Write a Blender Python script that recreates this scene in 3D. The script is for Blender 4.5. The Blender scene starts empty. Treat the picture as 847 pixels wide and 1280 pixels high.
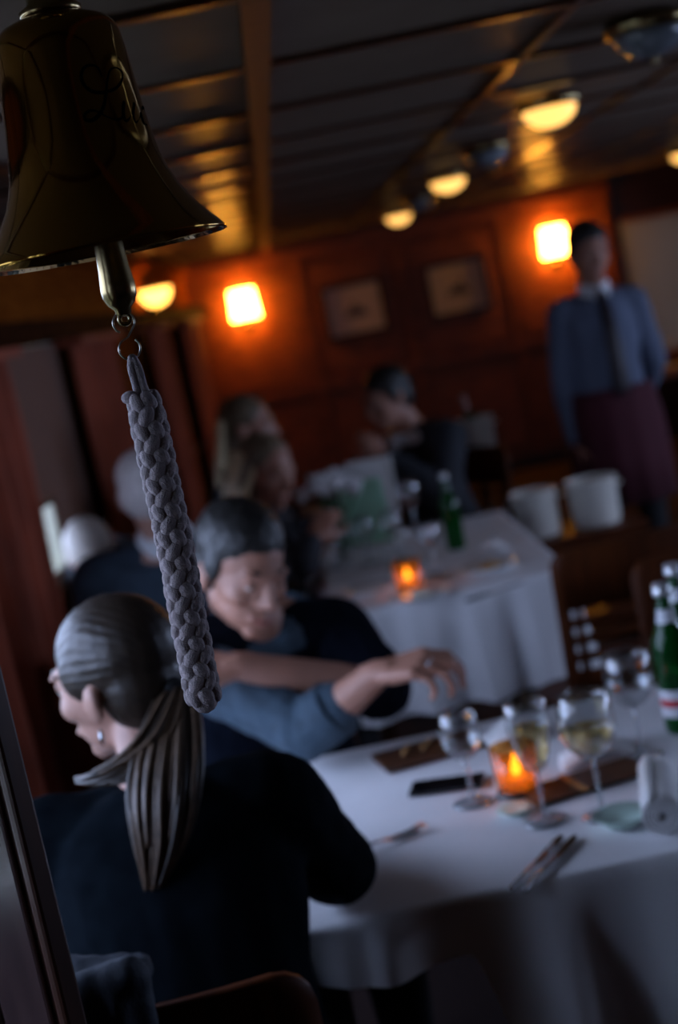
import bpy, bmesh, math, random
from mathutils import Vector, Matrix, noise
rnd = random.Random(11)
V = Vector
PI = math.pi
scene = bpy.context.scene
col = scene.collection

# ------------------------------------------------------------------ camera
CAM = V((0.0, 0.0, 1.645))
YAW, PITCH, ROLL = math.radians(1.06), math.radians(7.98), math.radians(11.7)
F_PX = 35.0 / 23.6 * 1280.0
fwd = V((math.sin(YAW) * math.cos(PITCH), math.cos(YAW) * math.cos(PITCH), -math.sin(PITCH)))
right0 = V((math.cos(YAW), -math.sin(YAW), 0))
up0 = right0.cross(fwd)
RX = right0 * math.cos(ROLL) - up0 * math.sin(ROLL)
UP = right0 * math.sin(ROLL) + up0 * math.cos(ROLL)
cam_data = bpy.data.cameras.new('camera')
cam = bpy.data.objects.new('camera', cam_data)
col.objects.link(cam)
cm = Matrix((RX, UP, -fwd)).transposed().to_4x4()
cm.translation = CAM
cam.matrix_world = cm
cam_data.sensor_fit = 'VERTICAL'
cam_data.sensor_height = 23.6
cam_data.sensor_width = 23.6 * 847 / 1280
cam_data.lens = 35.0
cam_data.clip_start = 0.05
cam_data.dof.use_dof = True
cam_data.dof.focus_distance = 1.36
cam_data.dof.aperture_fstop = 2.4
scene.camera = cam


def at(px, py, y):
    """the place in the room at depth y seen at a photograph pixel (measured once, at build time)"""
    d = fwd * F_PX + RX * (px - 423.5) - UP * (py - 640.0)
    return CAM + d * (y / d.y)


def on(px, py, z):
    d = fwd * F_PX + RX * (px - 423.5) - UP * (py - 640.0)
    return CAM + d * ((z - CAM.z) / d.z)


# ------------------------------------------------------------------ world, exposure
world = bpy.data.worlds.new('World')
scene.world = world
world.use_nodes = True
bg = world.node_tree.nodes['Background']
bg.inputs['Color'].default_value = (0.53, 0.64, 1.0, 1)      # overcast dusk sky
bg.inputs['Strength'].default_value = 8.5
scene.view_settings.view_transform = 'Standard'
scene.view_settings.look = 'None'
scene.view_settings.gamma = 1.0
scene.view_settings.use_curve_mapping = False
scene.view_settings.exposure = 0.0
scene.cycles.caustics_reflective = False
scene.cycles.caustics_refractive = False
scene.cycles.sample_clamp_indirect = 4.0
scene.cycles.max_bounces = 8
scene.cycles.transparent_max_bounces = 24


# ------------------------------------------------------------------ materials
MATS = {}


def node_mat(name):
    m = bpy.data.materials.new(name)
    m.use_nodes = True
    MATS[name] = m
    nt = m.node_tree
    return m, nt, nt.nodes['Principled BSDF']


def plain(name, c, rough=0.5, metal=0.0, var=0.15, scale=30.0, bump=0.0, bscale=200.0, sheen=0.0, coat=0.0, spec=0.5, ior=1.5):
    m, nt, b = node_mat(name)
    b.inputs['IOR'].default_value = ior
    b.inputs['Roughness'].default_value = rough
    b.inputs['Metallic'].default_value = metal
    b.inputs['Coat Weight'].default_value = coat
    b.inputs['Sheen Weight'].default_value = sheen
    b.inputs['Specular IOR Level'].default_value = spec
    tc = nt.nodes.new('ShaderNodeTexCoord')
    n = nt.nodes.new('ShaderNodeTexNoise')
    n.inputs['Scale'].default_value = scale
    n.inputs['Detail'].default_value = 3
    nt.links.new(tc.outputs['Object'], n.inputs['Vector'])
    r = nt.nodes.new('ShaderNodeValToRGB')
    r.color_ramp.elements[0].position = 0.3
    r.color_ramp.elements[1].position = 0.7
    r.color_ramp.elements[0].color = (c[0] * (1 - var), c[1] * (1 - var), c[2] * (1 - var), 1)
    r.color_ramp.elements[1].color = (min(1, c[0] * (1 + var)), min(1, c[1] * (1 + var)), min(1, c[2] * (1 + var)), 1)
    nt.links.new(n.outputs['Fac'], r.inputs['Fac'])
    nt.links.new(r.outputs['Color'], b.inputs['Base Color'])
    if bump > 0:
        n2 = nt.nodes.new('ShaderNodeTexNoise')
        n2.inputs['Scale'].default_value = bscale
        nt.links.new(tc.outputs['Object'], n2.inputs['Vector'])
        bp = nt.nodes.new('ShaderNodeBump')
        bp.inputs['Strength'].default_value = bump
        bp.inputs['Distance'].default_value = 0.004
        nt.links.new(n2.outputs['Fac'], bp.inputs['Height'])
        nt.links.new(bp.outputs['Normal'], b.inputs['Normal'])
    return m


def wood(name, c0, c1, rough=0.3, stretch=(2, 2, 14), coat=0.3, scale=3.0, ior=1.5):
    m, nt, b = node_mat(name)
    b.inputs['IOR'].default_value = ior
    b.inputs['Roughness'].default_value = rough
    b.inputs['Coat Weight'].default_value = coat
    b.inputs['Coat Roughness'].default_value = 0.15
    tc = nt.nodes.new('ShaderNodeTexCoord')
    mp = nt.nodes.new('ShaderNodeMapping')
    mp.inputs['Scale'].default_value = stretch
    nt.links.new(tc.outputs['Object'], mp.inputs['Vector'])
    n = nt.nodes.new('ShaderNodeTexNoise')
    n.inputs['Scale'].default_value = scale
    n.inputs['Detail'].default_value = 5
    n.inputs['Distortion'].default_value = 0.6
    nt.links.new(mp.outputs['Vector'], n.inputs['Vector'])
    r = nt.nodes.new('ShaderNodeValToRGB')
    r.color_ramp.elements[0].position = 0.32
    r.color_ramp.elements[1].position = 0.68
    r.color_ramp.elements[0].color = (*c0, 1)
    r.color_ramp.elements[1].color = (*c1, 1)
    nt.links.new(n.outputs['Fac'], r.inputs['Fac'])
    nt.links.new(r.outputs['Color'], b.inputs['Base Color'])
    return m


def glassy(name, tint, refl=0.05, rough=0.02, body=None, body_fac=0.0, trans=False):
    """thin clear or tinted glass: tinted see-through plus a fresnel gloss"""
    m = bpy.data.materials.new(name)
    m.use_nodes = True
    MATS[name] = m
    nt = m.node_tree
    nt.nodes.remove(nt.nodes['Principled BSDF'])
    out = nt.nodes['Material Output']
    tr = nt.nodes.new('ShaderNodeBsdfTransparent')
    tr.inputs['Color'].default_value = (*tint, 1)
    gl = nt.nodes.new('ShaderNodeBsdfGlossy')
    gl.inputs['Roughness'].default_value = rough
    lw = nt.nodes.new('ShaderNodeLayerWeight')
    lw.inputs['Blend'].default_value = 0.5
    pw = nt.nodes.new('ShaderNodeMath')
    pw.operation = 'POWER'
    pw.inputs[1].default_value = 3.0
    nt.links.new(lw.outputs['Facing'], pw.inputs[0])
    mx = nt.nodes.new('ShaderNodeMixShader')
    mul = nt.nodes.new('ShaderNodeMath')
    mul.operation = 'MULTIPLY_ADD'
    mul.inputs[1].default_value = 0.9
    mul.inputs[2].default_value = refl
    nt.links.new(pw.outputs[0], mul.inputs[0])
    nt.links.new(mul.outputs[0], mx.inputs['Fac'])
    src = tr.outputs[0]
    if body:
        df = nt.nodes.new('ShaderNodeBsdfTranslucent' if trans else 'ShaderNodeBsdfDiffuse')
        df.inputs['Color'].default_value = (*body, 1)
        m2 = nt.nodes.new('ShaderNodeMixShader')
        m2.inputs['Fac'].default_value = body_fac
        nt.links.new(tr.outputs[0], m2.inputs[1])
        nt.links.new(df.outputs[0], m2.inputs[2])
        src = m2.outputs[0]
    nt.links.new(src, mx.inputs[1])
    nt.links.new(gl.outputs[0], mx.inputs[2])
    nt.links.new(mx.outputs[0], out.inputs['Surface'])
    return m


def glow(name, c, strength):
    m, nt, b = node_mat(name)
    b.inputs['Base Color'].default_value = (*c, 1)
    b.inputs['Emission Color'].default_value = (*c, 1)
    b.inputs['Emission Strength'].default_value = strength
    b.inputs['Roughness'].default_value = 0.4
    return m


wood('mahogany', (0.12, 0.026, 0.004), (0.26, 0.074, 0.011), 0.5, coat=0.0)
wood('satin_mahogany', (0.12, 0.026, 0.004), (0.26, 0.074, 0.011), 0.5, coat=0.0, ior=1.01)
wood('mahogany_trim', (0.13, 0.032, 0.008), (0.26, 0.075, 0.018), 0.5, coat=0.02)
wood('chair_wood', (0.055, 0.014, 0.004), (0.105, 0.027, 0.007), 0.5, (14, 2, 2), 0.0, ior=1.25)
wood('batten_wood', (0.03, 0.009, 0.004), (0.06, 0.018, 0.007), 0.35, (14, 2, 2))
wood('beam_wood', (0.20, 0.07, 0.03), (0.30, 0.11, 0.045), 0.4, (2, 14, 2), 0.0, ior=1.1)
wood('dark_wood', (0.018, 0.007, 0.004), (0.04, 0.014, 0.007), 0.3)
wood('satin_dark', (0.018, 0.007, 0.004), (0.04, 0.014, 0.007), 0.6, coat=0.0, ior=1.01)
wood('floor_wood', (0.04, 0.015, 0.006), (0.08, 0.03, 0.012), 0.45, (14, 2, 2))
plain('ceiling_paint', (0.17, 0.130, 0.102), 0.26, var=0.06, scale=6, ior=1.006)
plain('cloth', (0.80, 0.80, 0.82), 0.85, var=0.04, scale=8, bump=0.25, bscale=60)
plain('napkin', (0.80, 0.80, 0.80), 0.9, var=0.05, bump=0.3, bscale=250)
m = plain('brass', (0.40, 0.22, 0.042), 0.07, 1.0, var=0.05, scale=3)
plain('old_brass', (0.32, 0.24, 0.11), 0.25, 1.0, var=0.2)
plain('engraving', (0.002, 0.002, 0.002), 1.0, 0.0, ior=1.02)
plain('steel', (0.55, 0.55, 0.57), 0.18, 1.0, var=0.05)
plain('wire', (0.42, 0.38, 0.30), 0.3, 1.0, var=0.1)
plain('rope', (0.50, 0.42, 0.42), 0.95, var=0.22, scale=240, bump=0.6, bscale=900)
plain('rope_core', (0.16, 0.14, 0.14), 1.0)
plain('curtain', (0.35, 0.068, 0.028), 0.9, var=0.25, scale=5, sheen=0.2)
plain('blind', (0.20, 0.105, 0.075), 0.9, var=0.08)
plain('pale_blind', (0.78, 0.77, 0.80), 0.9, var=0.05)
def dense_blind(name, c, through):
    m = plain(name, c, 0.9, var=0.04)
    nt = m.node_tree
    tr = nt.nodes.new('ShaderNodeBsdfTranslucent')
    tr.inputs['Color'].default_value = (*through, 1)
    ad = nt.nodes.new('ShaderNodeAddShader')
    nt.links.new(nt.nodes['Principled BSDF'].outputs[0], ad.inputs[0])
    nt.links.new(tr.outputs[0], ad.inputs[1])
    nt.links.new(ad.outputs[0], nt.nodes['Material Output'].inputs['Surface'])


dense_blind('daylit_blind', (0.25, 0.25, 0.27), (0.085, 0.075, 0.062))
plain('cream_paint', (0.58, 0.56, 0.42), 0.5, var=0.05)
plain('black_plastic', (0.008, 0.008, 0.010), 0.25, var=0.1, coat=0.3)
plain('screen_glass', (0.004, 0.004, 0.005), 0.08)
plain('china', (0.72, 0.74, 0.74), 0.2, var=0.03)
plain('pale_green', (0.52, 0.68, 0.60), 0.5, var=0.08, scale=12)
plain('menu_green', (0.45, 0.82, 0.58), 0.6, var=0.1, scale=10)
plain('paper', (0.75, 0.76, 0.74), 0.8, var=0.04)
plain('ink', (0.10, 0.10, 0.11), 0.8)
plain('mat_board', (0.62, 0.57, 0.50), 0.8, var=0.06)
plain('leather_brown', (0.07, 0.028, 0.014), 0.45, var=0.2)
plain('bread', (0.45, 0.25, 0.09), 0.9, var=0.25, bump=0.6, bscale=120)
plain('butter_cream', (0.72, 0.68, 0.55), 0.5)
plain('enamel_white', (0.80, 0.77, 0.69), 0.35, var=0.04)
plain('foil', (0.62, 0.64, 0.66), 0.35, 0.6, var=0.1)
plain('label_white', (0.6, 0.62, 0.66), 0.6)
plain('label_red', (0.45, 0.02, 0.03), 0.6)
plain('petal', (0.78, 0.79, 0.80), 0.7, var=0.05)
plain('stem_green', (0.03, 0.12, 0.04), 0.6, var=0.2)
plain('carpet', (0.03, 0.012, 0.010), 1.0, var=0.3, scale=60)
plain('outside_bank', (0.030, 0.034, 0.014), 1.0, var=0.4, scale=1.5)
plain('skin', (0.37, 0.175, 0.12), 0.5, var=0.08, scale=20)
plain('skin_pale', (0.47, 0.26, 0.20), 0.5, var=0.06, scale=20)
plain('lip', (0.33, 0.10, 0.09), 0.45)
plain('eye_white', (0.6, 0.58, 0.55), 0.2)
plain('iris', (0.03, 0.02, 0.012), 0.15)
plain('nail', (0.55, 0.33, 0.28), 0.3)
plain('hair_black', (0.008, 0.007, 0.006), 0.5, var=0.3, scale=90, bump=0.15, bscale=150)
plain('hair_brown', (0.028, 0.018, 0.012), 0.42, var=0.35, scale=70, bump=0.15, bscale=160)
plain('hair_highlight', (0.085, 0.052, 0.032), 0.42, var=0.35, scale=70)
plain('hair_blonde', (0.62, 0.49, 0.29), 0.5, var=0.3, scale=70, bump=0.15, bscale=160)
plain('hair_dark_blonde', (0.14, 0.10, 0.06), 0.5, var=0.3, scale=70, bump=0.15, bscale=160)
plain('hair_grey', (0.60, 0.54, 0.52), 0.6, var=0.2, scale=70, bump=0.15, bscale=160)
plain('hair_white', (0.46, 0.41, 0.36), 0.6, var=0.15, scale=70, bump=0.15, bscale=160)
plain('knit_black', (0.005, 0.0075, 0.0105), 0.9, var=0.2, scale=40, bump=0.2, bscale=300, spec=0.15, ior=1.1)
plain('knit_navy', (0.006, 0.008, 0.014), 0.9, var=0.2, scale=40, bump=0.2, bscale=300, spec=0.15, ior=1.1)
plain('denim', (0.038, 0.068, 0.098), 0.85, var=0.18, scale=40, bump=0.4, bscale=400)
plain('suit_navy', (0.022, 0.040, 0.062), 0.85, var=0.12, scale=60)
plain('suit_dark', (0.012, 0.014, 0.020), 0.85, var=0.12, scale=60)
plain('shirt_white', (0.70, 0.73, 0.76), 0.8, var=0.04)
plain('shirt_blue', (0.085, 0.105, 0.16), 0.85, var=0.06, scale=20)
plain('tie_dark', (0.012, 0.006, 0.010), 0.5)
plain('apron', (0.048, 0.002, 0.009), 0.9, var=0.12, scale=30)
plain('trousers', (0.006, 0.006, 0.008), 0.9)
plain('shoe', (0.005, 0.005, 0.005), 0.35)
plain('jacket', (0.018, 0.026, 0.040), 0.8, var=0.2, scale=40, bump=0.3, bscale=300)
plain('gold', (0.7, 0.45, 0.15), 0.2, 1.0)
plain('wax', (0.75, 0.65, 0.5), 0.5)
glassy('glass', (0.95, 0.96, 0.965), 0.10)
glassy('stem_glass', (0.9, 0.92, 0.93), 0.12, body=(0.7, 0.74, 0.8), body_fac=0.25)
glassy('pane', (0.93, 0.95, 0.95), 0.0)
glassy('green_glass', (0.02, 0.30, 0.06), 0.02, body=(0.01, 0.16, 0.03), body_fac=0.25)
glassy('wine', (0.90, 0.80, 0.55), 0.0)
glassy('amber_glass', (0.98, 0.78, 0.46), 0.04, body=(0.95, 0.42, 0.10), body_fac=0.32, trans=True)
glassy('off_glass', (0.5, 0.55, 0.6), 0.08, 0.1, body=(0.25, 0.29, 0.33), body_fac=0.7)
glow('sconce_glow', (1.0, 0.38, 0.040), 66.0)
glow('lamp_glow', (1.0, 0.52, 0.13), 1.9)
glow('flame', (1.0, 0.38, 0.05), 11.0)
glow('uplight_glow', (1.0, 0.42, 0.07), 7.0)
M = MATS


# ------------------------------------------------------------------ mesh builder
def basis(d):
    d = d.normalized()
    a = V((0, 0, 1)) if abs(d.z) < 0.9 else V((1, 0, 0))
    x = a.cross(d).normalized()
    return x, d.cross(x).normalized(), d


class MB:
    def __init__(self):
        self.v, self.f = [], []

    def add(self, vs, fs):
        o = len(self.v)
        self.v.extend([V(p) for p in vs])
        self.f.extend([[i + o for i in f] for f in fs])
        return self

    def box(self, c, s, rz=0.0, mat=None):
        x, y, z = s[0] / 2, s[1] / 2, s[2] / 2
        vs = [V(p) for p in ((-x, -y, -z), (x, -y, -z), (x, y, -z), (-x, y, -z), (-x, -y, z), (x, -y, z), (x, y, z), (-x, y, z))]
        r = mat if mat is not None else Matrix.Rotation(rz, 3, 'Z')
        vs = [r @ p + V(c) for p in vs]
        return self.add(vs, [[0, 3, 2, 1], [4, 5, 6, 7], [0, 1, 5, 4], [1, 2, 6, 5], [2, 3, 7, 6], [3, 0, 4, 7]])

    def bx(self, x0, x1, y0, y1, z0, z1):
        return self.box(((x0 + x1) / 2, (y0 + y1) / 2, (z0 + z1) / 2), (x1 - x0, y1 - y0, z1 - z0))

    def rings(self, rings, cap=True, closed=False):
        n = len(rings[0])
        vs = [p for r in rings for p in r]
        fs = []
        k = len(rings)
        for i in range(k if closed else k - 1):
            a, b = i * n, ((i + 1) % k) * n
            for j in range(n):
                q = (j + 1) % n
                fs.append([a + j, a + q, b + q, b + j])
        if cap and not closed:
            c0, c1 = len(vs), len(vs) + 1
            vs.append(sum((V(p) for p in rings[0]), V()) / n)
            vs.append(sum((V(p) for p in rings[-1]), V()) / n)
            for j in range(n):
                q = (j + 1) % n
                fs.append([c0, q, j])
                fs.append([c1, (k - 1) * n + j, (k - 1) * n + q])
        return self.add(vs, fs)

    def lathe(self, prof, c=(0, 0, 0), seg=28, axis=(0, 0, 1), cap=True):
        x, y, z = (V((1, 0, 0)), V((0, 1, 0)), V((0, 0, 1))) if tuple(axis) == (0, 0, 1) else basis(V(axis))
        c = V(c)
        return self.rings([[c + x * (r * math.cos(2 * PI * j / seg)) + y * (r * math.sin(2 * PI * j / seg)) + z * h
                            for j in range(seg)] for r, h in prof], cap)

    def tube(self, pts, r, seg=8, closed=False):
        pts = [V(p) for p in pts]
        n = len(pts)
        rr = r if isinstance(r, (list, tuple)) else [r] * n
        rings, px = [], None
        for i, p in enumerate(pts):
            if closed:
                d = pts[(i + 1) % n] - pts[i - 1]
            else:
                d = pts[min(i + 1, n - 1)] - pts[max(i - 1, 0)]
            x, y, z = basis(d)
            if px is not None:
                x = (px - z * px.dot(z))
                x = x.normalized() if x.length > 1e-6 else basis(d)[0]
                y = z.cross(x)
            px = x
            rings.append([p + (x * math.cos(2 * PI * j / seg) + y * math.sin(2 * PI * j / seg)) * rr[i] for j in range(seg)])
        return self.rings(rings, True, closed)

    def capsule(self, p0, r0, p1, r1, seg=12):
        p0, p1 = V(p0), V(p1)
        x, y, z = basis(p1 - p0)
        R = []
        for a in (-80, -50, -25, 0):
            t = math.radians(a)
            R.append((p0 + z * (r0 * math.sin(t)), r0 * math.cos(t)))
        for a in (0, 25, 50, 80):
            t = math.radians(a)
            R.append((p1 + z * (r1 * math.sin(t)), r1 * math.cos(t)))
        return self.rings([[c + (x * math.cos(2 * PI * j / seg) + y * math.sin(2 * PI * j / seg)) * r for j in range(seg)] for c, r in R])

    def chain(self, pts):
        for (p0, r0), (p1, r1) in zip(pts, pts[1:]):
            self.capsule(p0, r0, p1, r1)
        return self

    def ell(self, c, r, mat=None, seg=18, rg=10):
        c = V(c)
        R = []
        for i in range(rg + 1):
            t = -PI / 2 + PI * (i + 0.02 + (0.96 - 1) * i / rg * 1.0) / (rg) if 0 < i < rg else (-PI / 2 + 0.12 if i == 0 else PI / 2 - 0.12)
            R.append([c + V((r[0] * math.cos(t) * math.cos(2 * PI * j / seg), r[1] * math.cos(t) * math.sin(2 * PI * j / seg), r[2] * math.sin(t))) for j in range(seg)])
        if mat is not None:
            R = [[mat @ p for p in ring] for ring in R]
        return self.rings(R)

    def mesh(self, name, smooth=True):
        me = bpy.data.meshes.new(name)
        me.from_pydata([tuple(p) for p in self.v], [], self.f)
        me.validate()
        bm = bmesh.new()
        bm.from_mesh(me)
        bmesh.ops.recalc_face_normals(bm, faces=bm.faces)
        bm.to_mesh(me)
        bm.free()
        if smooth:
            me.shade_smooth()
        return me

    def build(self, name, mat, parent=None, smooth=False, bevel=0.0, auto=False, solid=0.0):
        return put(name, self.mesh(name, smooth), mat, parent, bevel=bevel, solid=solid)


def world_loc(o):
    p = V((0, 0, 0))
    while o is not None:
        p += o.location
        o = o.parent
    return p


def put(name, me, mat, parent=None, bevel=0.0, solid=0.0, local=False):
    """links a mesh given in room coordinates as one object; under a parent it is shifted to the parent's place"""
    o = bpy.data.objects.new(name, me)
    col.objects.link(o)
    if mat is not None:
        me.materials.clear()
        me.materials.append(MATS[mat])
    if parent is not None:
        o.parent = parent
        if not local:
            me.transform(Matrix.Translation(-world_loc(parent)))
    if bevel > 0:
        b = o.modifiers.new('bevel', 'BEVEL')
        b.width = bevel
        b.segments = 2
        b.limit_method = 'ANGLE'
    if solid > 0:
        s = o.modifiers.new('solid', 'SOLIDIFY')
        s.thickness = solid
        s.offset = 0
    return o


def tag(o, label=None, cat=None, group=None, kind=None):
    if label:
        o['label'] = label
    if cat:
        o['category'] = cat
    if group:
        o['group'] = group
    if kind:
        o['kind'] = kind
    return o


def thing(name, label, cat, loc=(0, 0, 0), group=None, rz=0.0):
    o = bpy.data.objects.new(name, None)
    col.objects.link(o)
    o.empty_display_size = 0.05
    o.location = loc
    o.rotation_euler = (0, 0, rz)
    return tag(o, label, cat, group)


def struct(name, mb, mat, label=None, bevel=0.0):
    o = mb.build(name, mat, None, bevel=bevel)
    return tag(o, label, None, None, 'structure')


def copy_tree(o, parent=None):
    c = o.copy()
    col.objects.link(c)
    c.parent = parent
    for ch in list(o.children):
        copy_tree(ch, c)
    return c


def remesh(mb, voxel, it=6, disp=None):
    me = mb.mesh('tmp_remesh')
    o = bpy.data.objects.new('tmp_remesh', me)
    col.objects.link(o)
    r = o.modifiers.new('r', 'REMESH')
    r.mode = 'VOXEL'
    r.voxel_size = voxel
    s = o.modifiers.new('s', 'SMOOTH')
    s.factor = 0.5
    s.iterations = it
    dg = bpy.context.evaluated_depsgraph_get()
    out = bpy.data.meshes.new_from_object(o.evaluated_get(dg))
    bpy.data.objects.remove(o)
    bpy.data.meshes.remove(me)
    if disp:
        nrm = [v.normal.copy() for v in out.vertices]
        for v, n in zip(out.vertices, nrm):
            v.co = v.co + n * disp(v.co)
    out.shade_smooth()
    return out


def folds(amp, sc, seed=0.0, stretch=(1, 1, 0.45)):
    def f(p):
        q = V((p.x * sc * stretch[0] + seed, p.y * sc * stretch[1], p.z * sc * stretch[2]))
        return amp * (noise.noise(q) + 0.5 * noise.noise(q * 2.1))
    return f


# ------------------------------------------------------------------ the room
CEIL = 2.12
Y0, Y1 = -2.0, 12.0
XR = 4.0
LW = lambda y, off=0.0: -1.2 + 0.05 * y + off         # the cabin's left side runs slightly inward
LA = -math.atan(0.05)

fl = struct('floor', MB().bx(-1.6, XR + 0.1, Y0, Y1 + 0.1, -0.1, 0.0), 'carpet')
struct('riverbank_outside', MB().bx(-40, -3.0, -20, 40, -1.3, -1.2), 'outside_bank')

ceil_o = struct('ceiling', MB().bx(-1.6, XR + 0.1, Y0 - 0.1, Y1 + 0.1, CEIL + 0.012, CEIL + 0.1), 'dark_wood')
BX = [-1.225, -0.575, 0.075, 0.725, 1.375, 2.025, 2.675, 3.325, 3.975]
BY = [-1.81 + 0.7 * i for i in range(20)]
pm = {}
for i in range(len(BX)):
    x0 = BX[i - 1] if i else -1.6
    for j in range(len(BY) - 1):
        w, d = BX[i] - x0 - 0.03, 0.7 - 0.03
        k = round(w, 3)
        if k not in pm:
            pm[k] = MB().box((0, 0, 0), (w, d, 0.012)).mesh('ceiling_panel', False)
            # the panels bow a little between their battens
        o = put('ceiling_panel', pm[k], 'ceiling_paint', ceil_o, local=True)
        o.location = ((x0 + BX[i]) / 2, (BY[j] + BY[j + 1]) / 2, CEIL + 0.006)
        o.rotation_euler = (math.radians(rnd.uniform(-0.5, 0.5)), math.radians(rnd.uniform(-0.4, 0.4)), 0)
bm_ = MB().box((0, 0, 0), (XR + 1.6, 0.036, 0.014)).mesh('batten', False)
for y in BY:
    o = put('batten', bm_, 'batten_wood', ceil_o, local=True)
    o.location = ((XR - 1.6) / 2, y, CEIL - 0.005)
bm_ = MB().box((0, 0, 0), (0.045, Y1 - Y0, 0.036)).mesh('ceiling_beam', False)
bm2 = MB().box((0, 0, 0), (0.022, Y1 - Y0, 0.012)).mesh('joint_strip', False)
for x in BX:
    big = abs(x - 0.075) < 0.01
    o = put('ceiling_beam' if big else 'joint_strip', bm_ if big else bm2, 'beam_wood' if big else 'batten_wood', ceil_o, local=True)
    o.location = (x, (Y0 + Y1) / 2, CEIL - (0.017 if big else 0.0045))

# left wall with window openings (windows: y0, y1)
WIN = [(0.40, 0.85), (1.15, 3.55), (4.8, 6.25)]
ZS, ZT, ZTH = 0.85, 1.70, 2.0


def lbox(mb, y0, y1, o0, o1, z0, z1):
    ym = (y0 + y1) / 2
    return mb.box((LW(ym, (o0 + o1) / 2), ym, (z0 + z1) / 2), (o1 - o0, (y1 - y0), z1 - z0), LA)


mb = MB()
lbox(mb, Y0, Y1, -0.12, 0, 0, ZS)
lbox(mb, WIN[1][1], Y1, -0.12, 0, ZT, CEIL + 0.05)
lbox(mb, Y0, WIN[1][1], -0.12, 0, ZTH, CEIL + 0.05)
edges = [Y0] + [e for w in WIN for e in w] + [Y1]
for a, b in zip(edges[0::2], edges[1::2]):
    lbox(mb, a, b, -0.12, 0, ZS, ZTH if a < 3 else ZT)
wl = struct('wall_left', mb, 'satin_mahogany')
for i, (a, b) in enumerate(WIN):
    zt_w = ZTH if b < 3.6 else ZT
    mb = MB()
    for (p, q, z0, z1) in ((a, b, ZS, ZS + 0.045), (a, b, zt_w - 0.045, zt_w), (a, a + 0.045, ZS, zt_w), (b - 0.045, b, ZS, zt_w), ((a + b) / 2 - 0.02, (a + b) / 2 + 0.02, ZS, zt_w)):
        lbox(mb, p, q, -0.09, 0.012, z0, z1)
    w = struct('window_%d' % (i + 1), mb, 'cream_paint')
    for (p, q) in ((a + 0.045, (a + b) / 2 - 0.02), ((a + b) / 2 + 0.02, b - 0.045)):
        lbox(MB(), p, q, -0.055, -0.049, ZS + 0.045, zt_w - 0.045).build('pane', 'pane', w)
    # daylight enters here: a portal only steers the sampling of the sky
    L = bpy.data.lights.new('window_daylight', 'AREA')
    L.shape = 'RECTANGLE'
    L.size, L.size_y = zt_w - ZS, b - a
    L.cycles.is_portal = True
    lo = bpy.data.objects.new('window_daylight', L)
    col.objects.link(lo)
    lo.location = (LW((a + b) / 2, -0.14), (a + b) / 2, (ZS + zt_w) / 2)
    lo.rotation_euler = (0, -PI / 2, 0)
mb = MB()
lbox(mb, Y0, Y1, 0, 0.03, 0.80, 0.84)
struct('trim_1', mb, 'mahogany_trim')
mb = MB()
lbox(mb, 3.0, Y1 - 0.02, 0.0, 0.15, 1.69, 1.77)
struct('trim_2', mb, 'satin_dark')          # pelmet above the windows
mb = MB()
lbox(mb, Y0, Y1 - 0.02, 0, 0.06, 2.02, 2.07)
struct('trim_3', mb, 'satin_mahogany')
mb = MB()
lbox(mb, Y0, Y1, 0, 0.015, 0, 0.1)
struct('baseboard_left', mb, 'dark_wood')

# far wall
wf = struct('wall_far', MB().bx(-1.0, 2.80, Y1, Y1 + 0.1, 0, CEIL + 0.05), 'mahogany')
mb = MB().bx(2.80, XR + 0.1, Y1, Y1 + 0.1, 0, 0.64).bx(2.80, XR + 0.1, Y1, Y1 + 0.1, 1.78, CEIL + 0.05).bx(2.80, 2.86, Y1, Y1 + 0.1, 0.64, 1.78)
struct('wall_far_window_bay', mb, 'dark_wood')
xs = [-0.55, 0.28, 1.07, 1.90, 2.72]
for a, b in zip(xs, xs[1:]):
    MB().bx(a + 0.05, b - 0.05, Y1 - 0.018, Y1, 1.04, 1.92).build('wall_panel', 'mahogany', wf, bevel=0.008)
    MB().bx(a + 0.05, b - 0.05, Y1 - 0.018, Y1, 0.18, 0.92).build('wall_panel', 'mahogany', wf, bevel=0.008)
for x in xs:
    MB().bx(x - 0.03, x + 0.03, Y1 - 0.03, Y1, 0.1, 1.97).build('pilaster', 'mahogany_trim', wf, bevel=0.005)
struct('trim_4', MB().bx(-0.62, 2.78, Y1 - 0.05, Y1, 1.965, 2.03).bx(-0.62, 2.78, Y1 - 0.08, Y1, 2.03, CEIL - 0.03), 'mahogany_trim')
struct('trim_5', MB().bx(-0.58, 2.78, Y1 - 0.035, Y1, 0.95, 1.0), 'mahogany_trim')
struct('baseboard_far', MB().bx(-0.58, XR, Y1 - 0.04, Y1, 0, 0.1), 'dark_wood')
w = struct('window_4', MB().bx(2.86, 3.95, Y1 - 0.02, Y1 + 0.06, 0.64, 0.69).bx(2.86, 3.95, Y1 - 0.02, Y1 + 0.06, 1.74, 1.78), 'mahogany_trim')
MB().bx(2.83, 4.0, Y1 - 0.012, Y1 - 0.006, 0.66, 1.76).build('roller_blind', 'daylit_blind', w)
L = bpy.data.lights.new('window_daylight', 'AREA')
L.shape = 'RECTANGLE'
L.size, L.size_y = 1.14, 1.14
L.cycles.is_portal = True
lo = bpy.data.objects.new('window_daylight', L)
col.objects.link(lo)
lo.location = (3.43, Y1 + 0.14, 1.21)
lo.rotation_euler = (-PI / 2, 0, 0)
tag(MB().bx(2.85, 3.98, Y1 - 0.25, Y1 - 0.03, 0.50, 0.58).build('window_shelf', 'enamel_white', None, bevel=0.006), 'white painted shelf under the far right blind behind the waiter', 'shelf')

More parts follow.
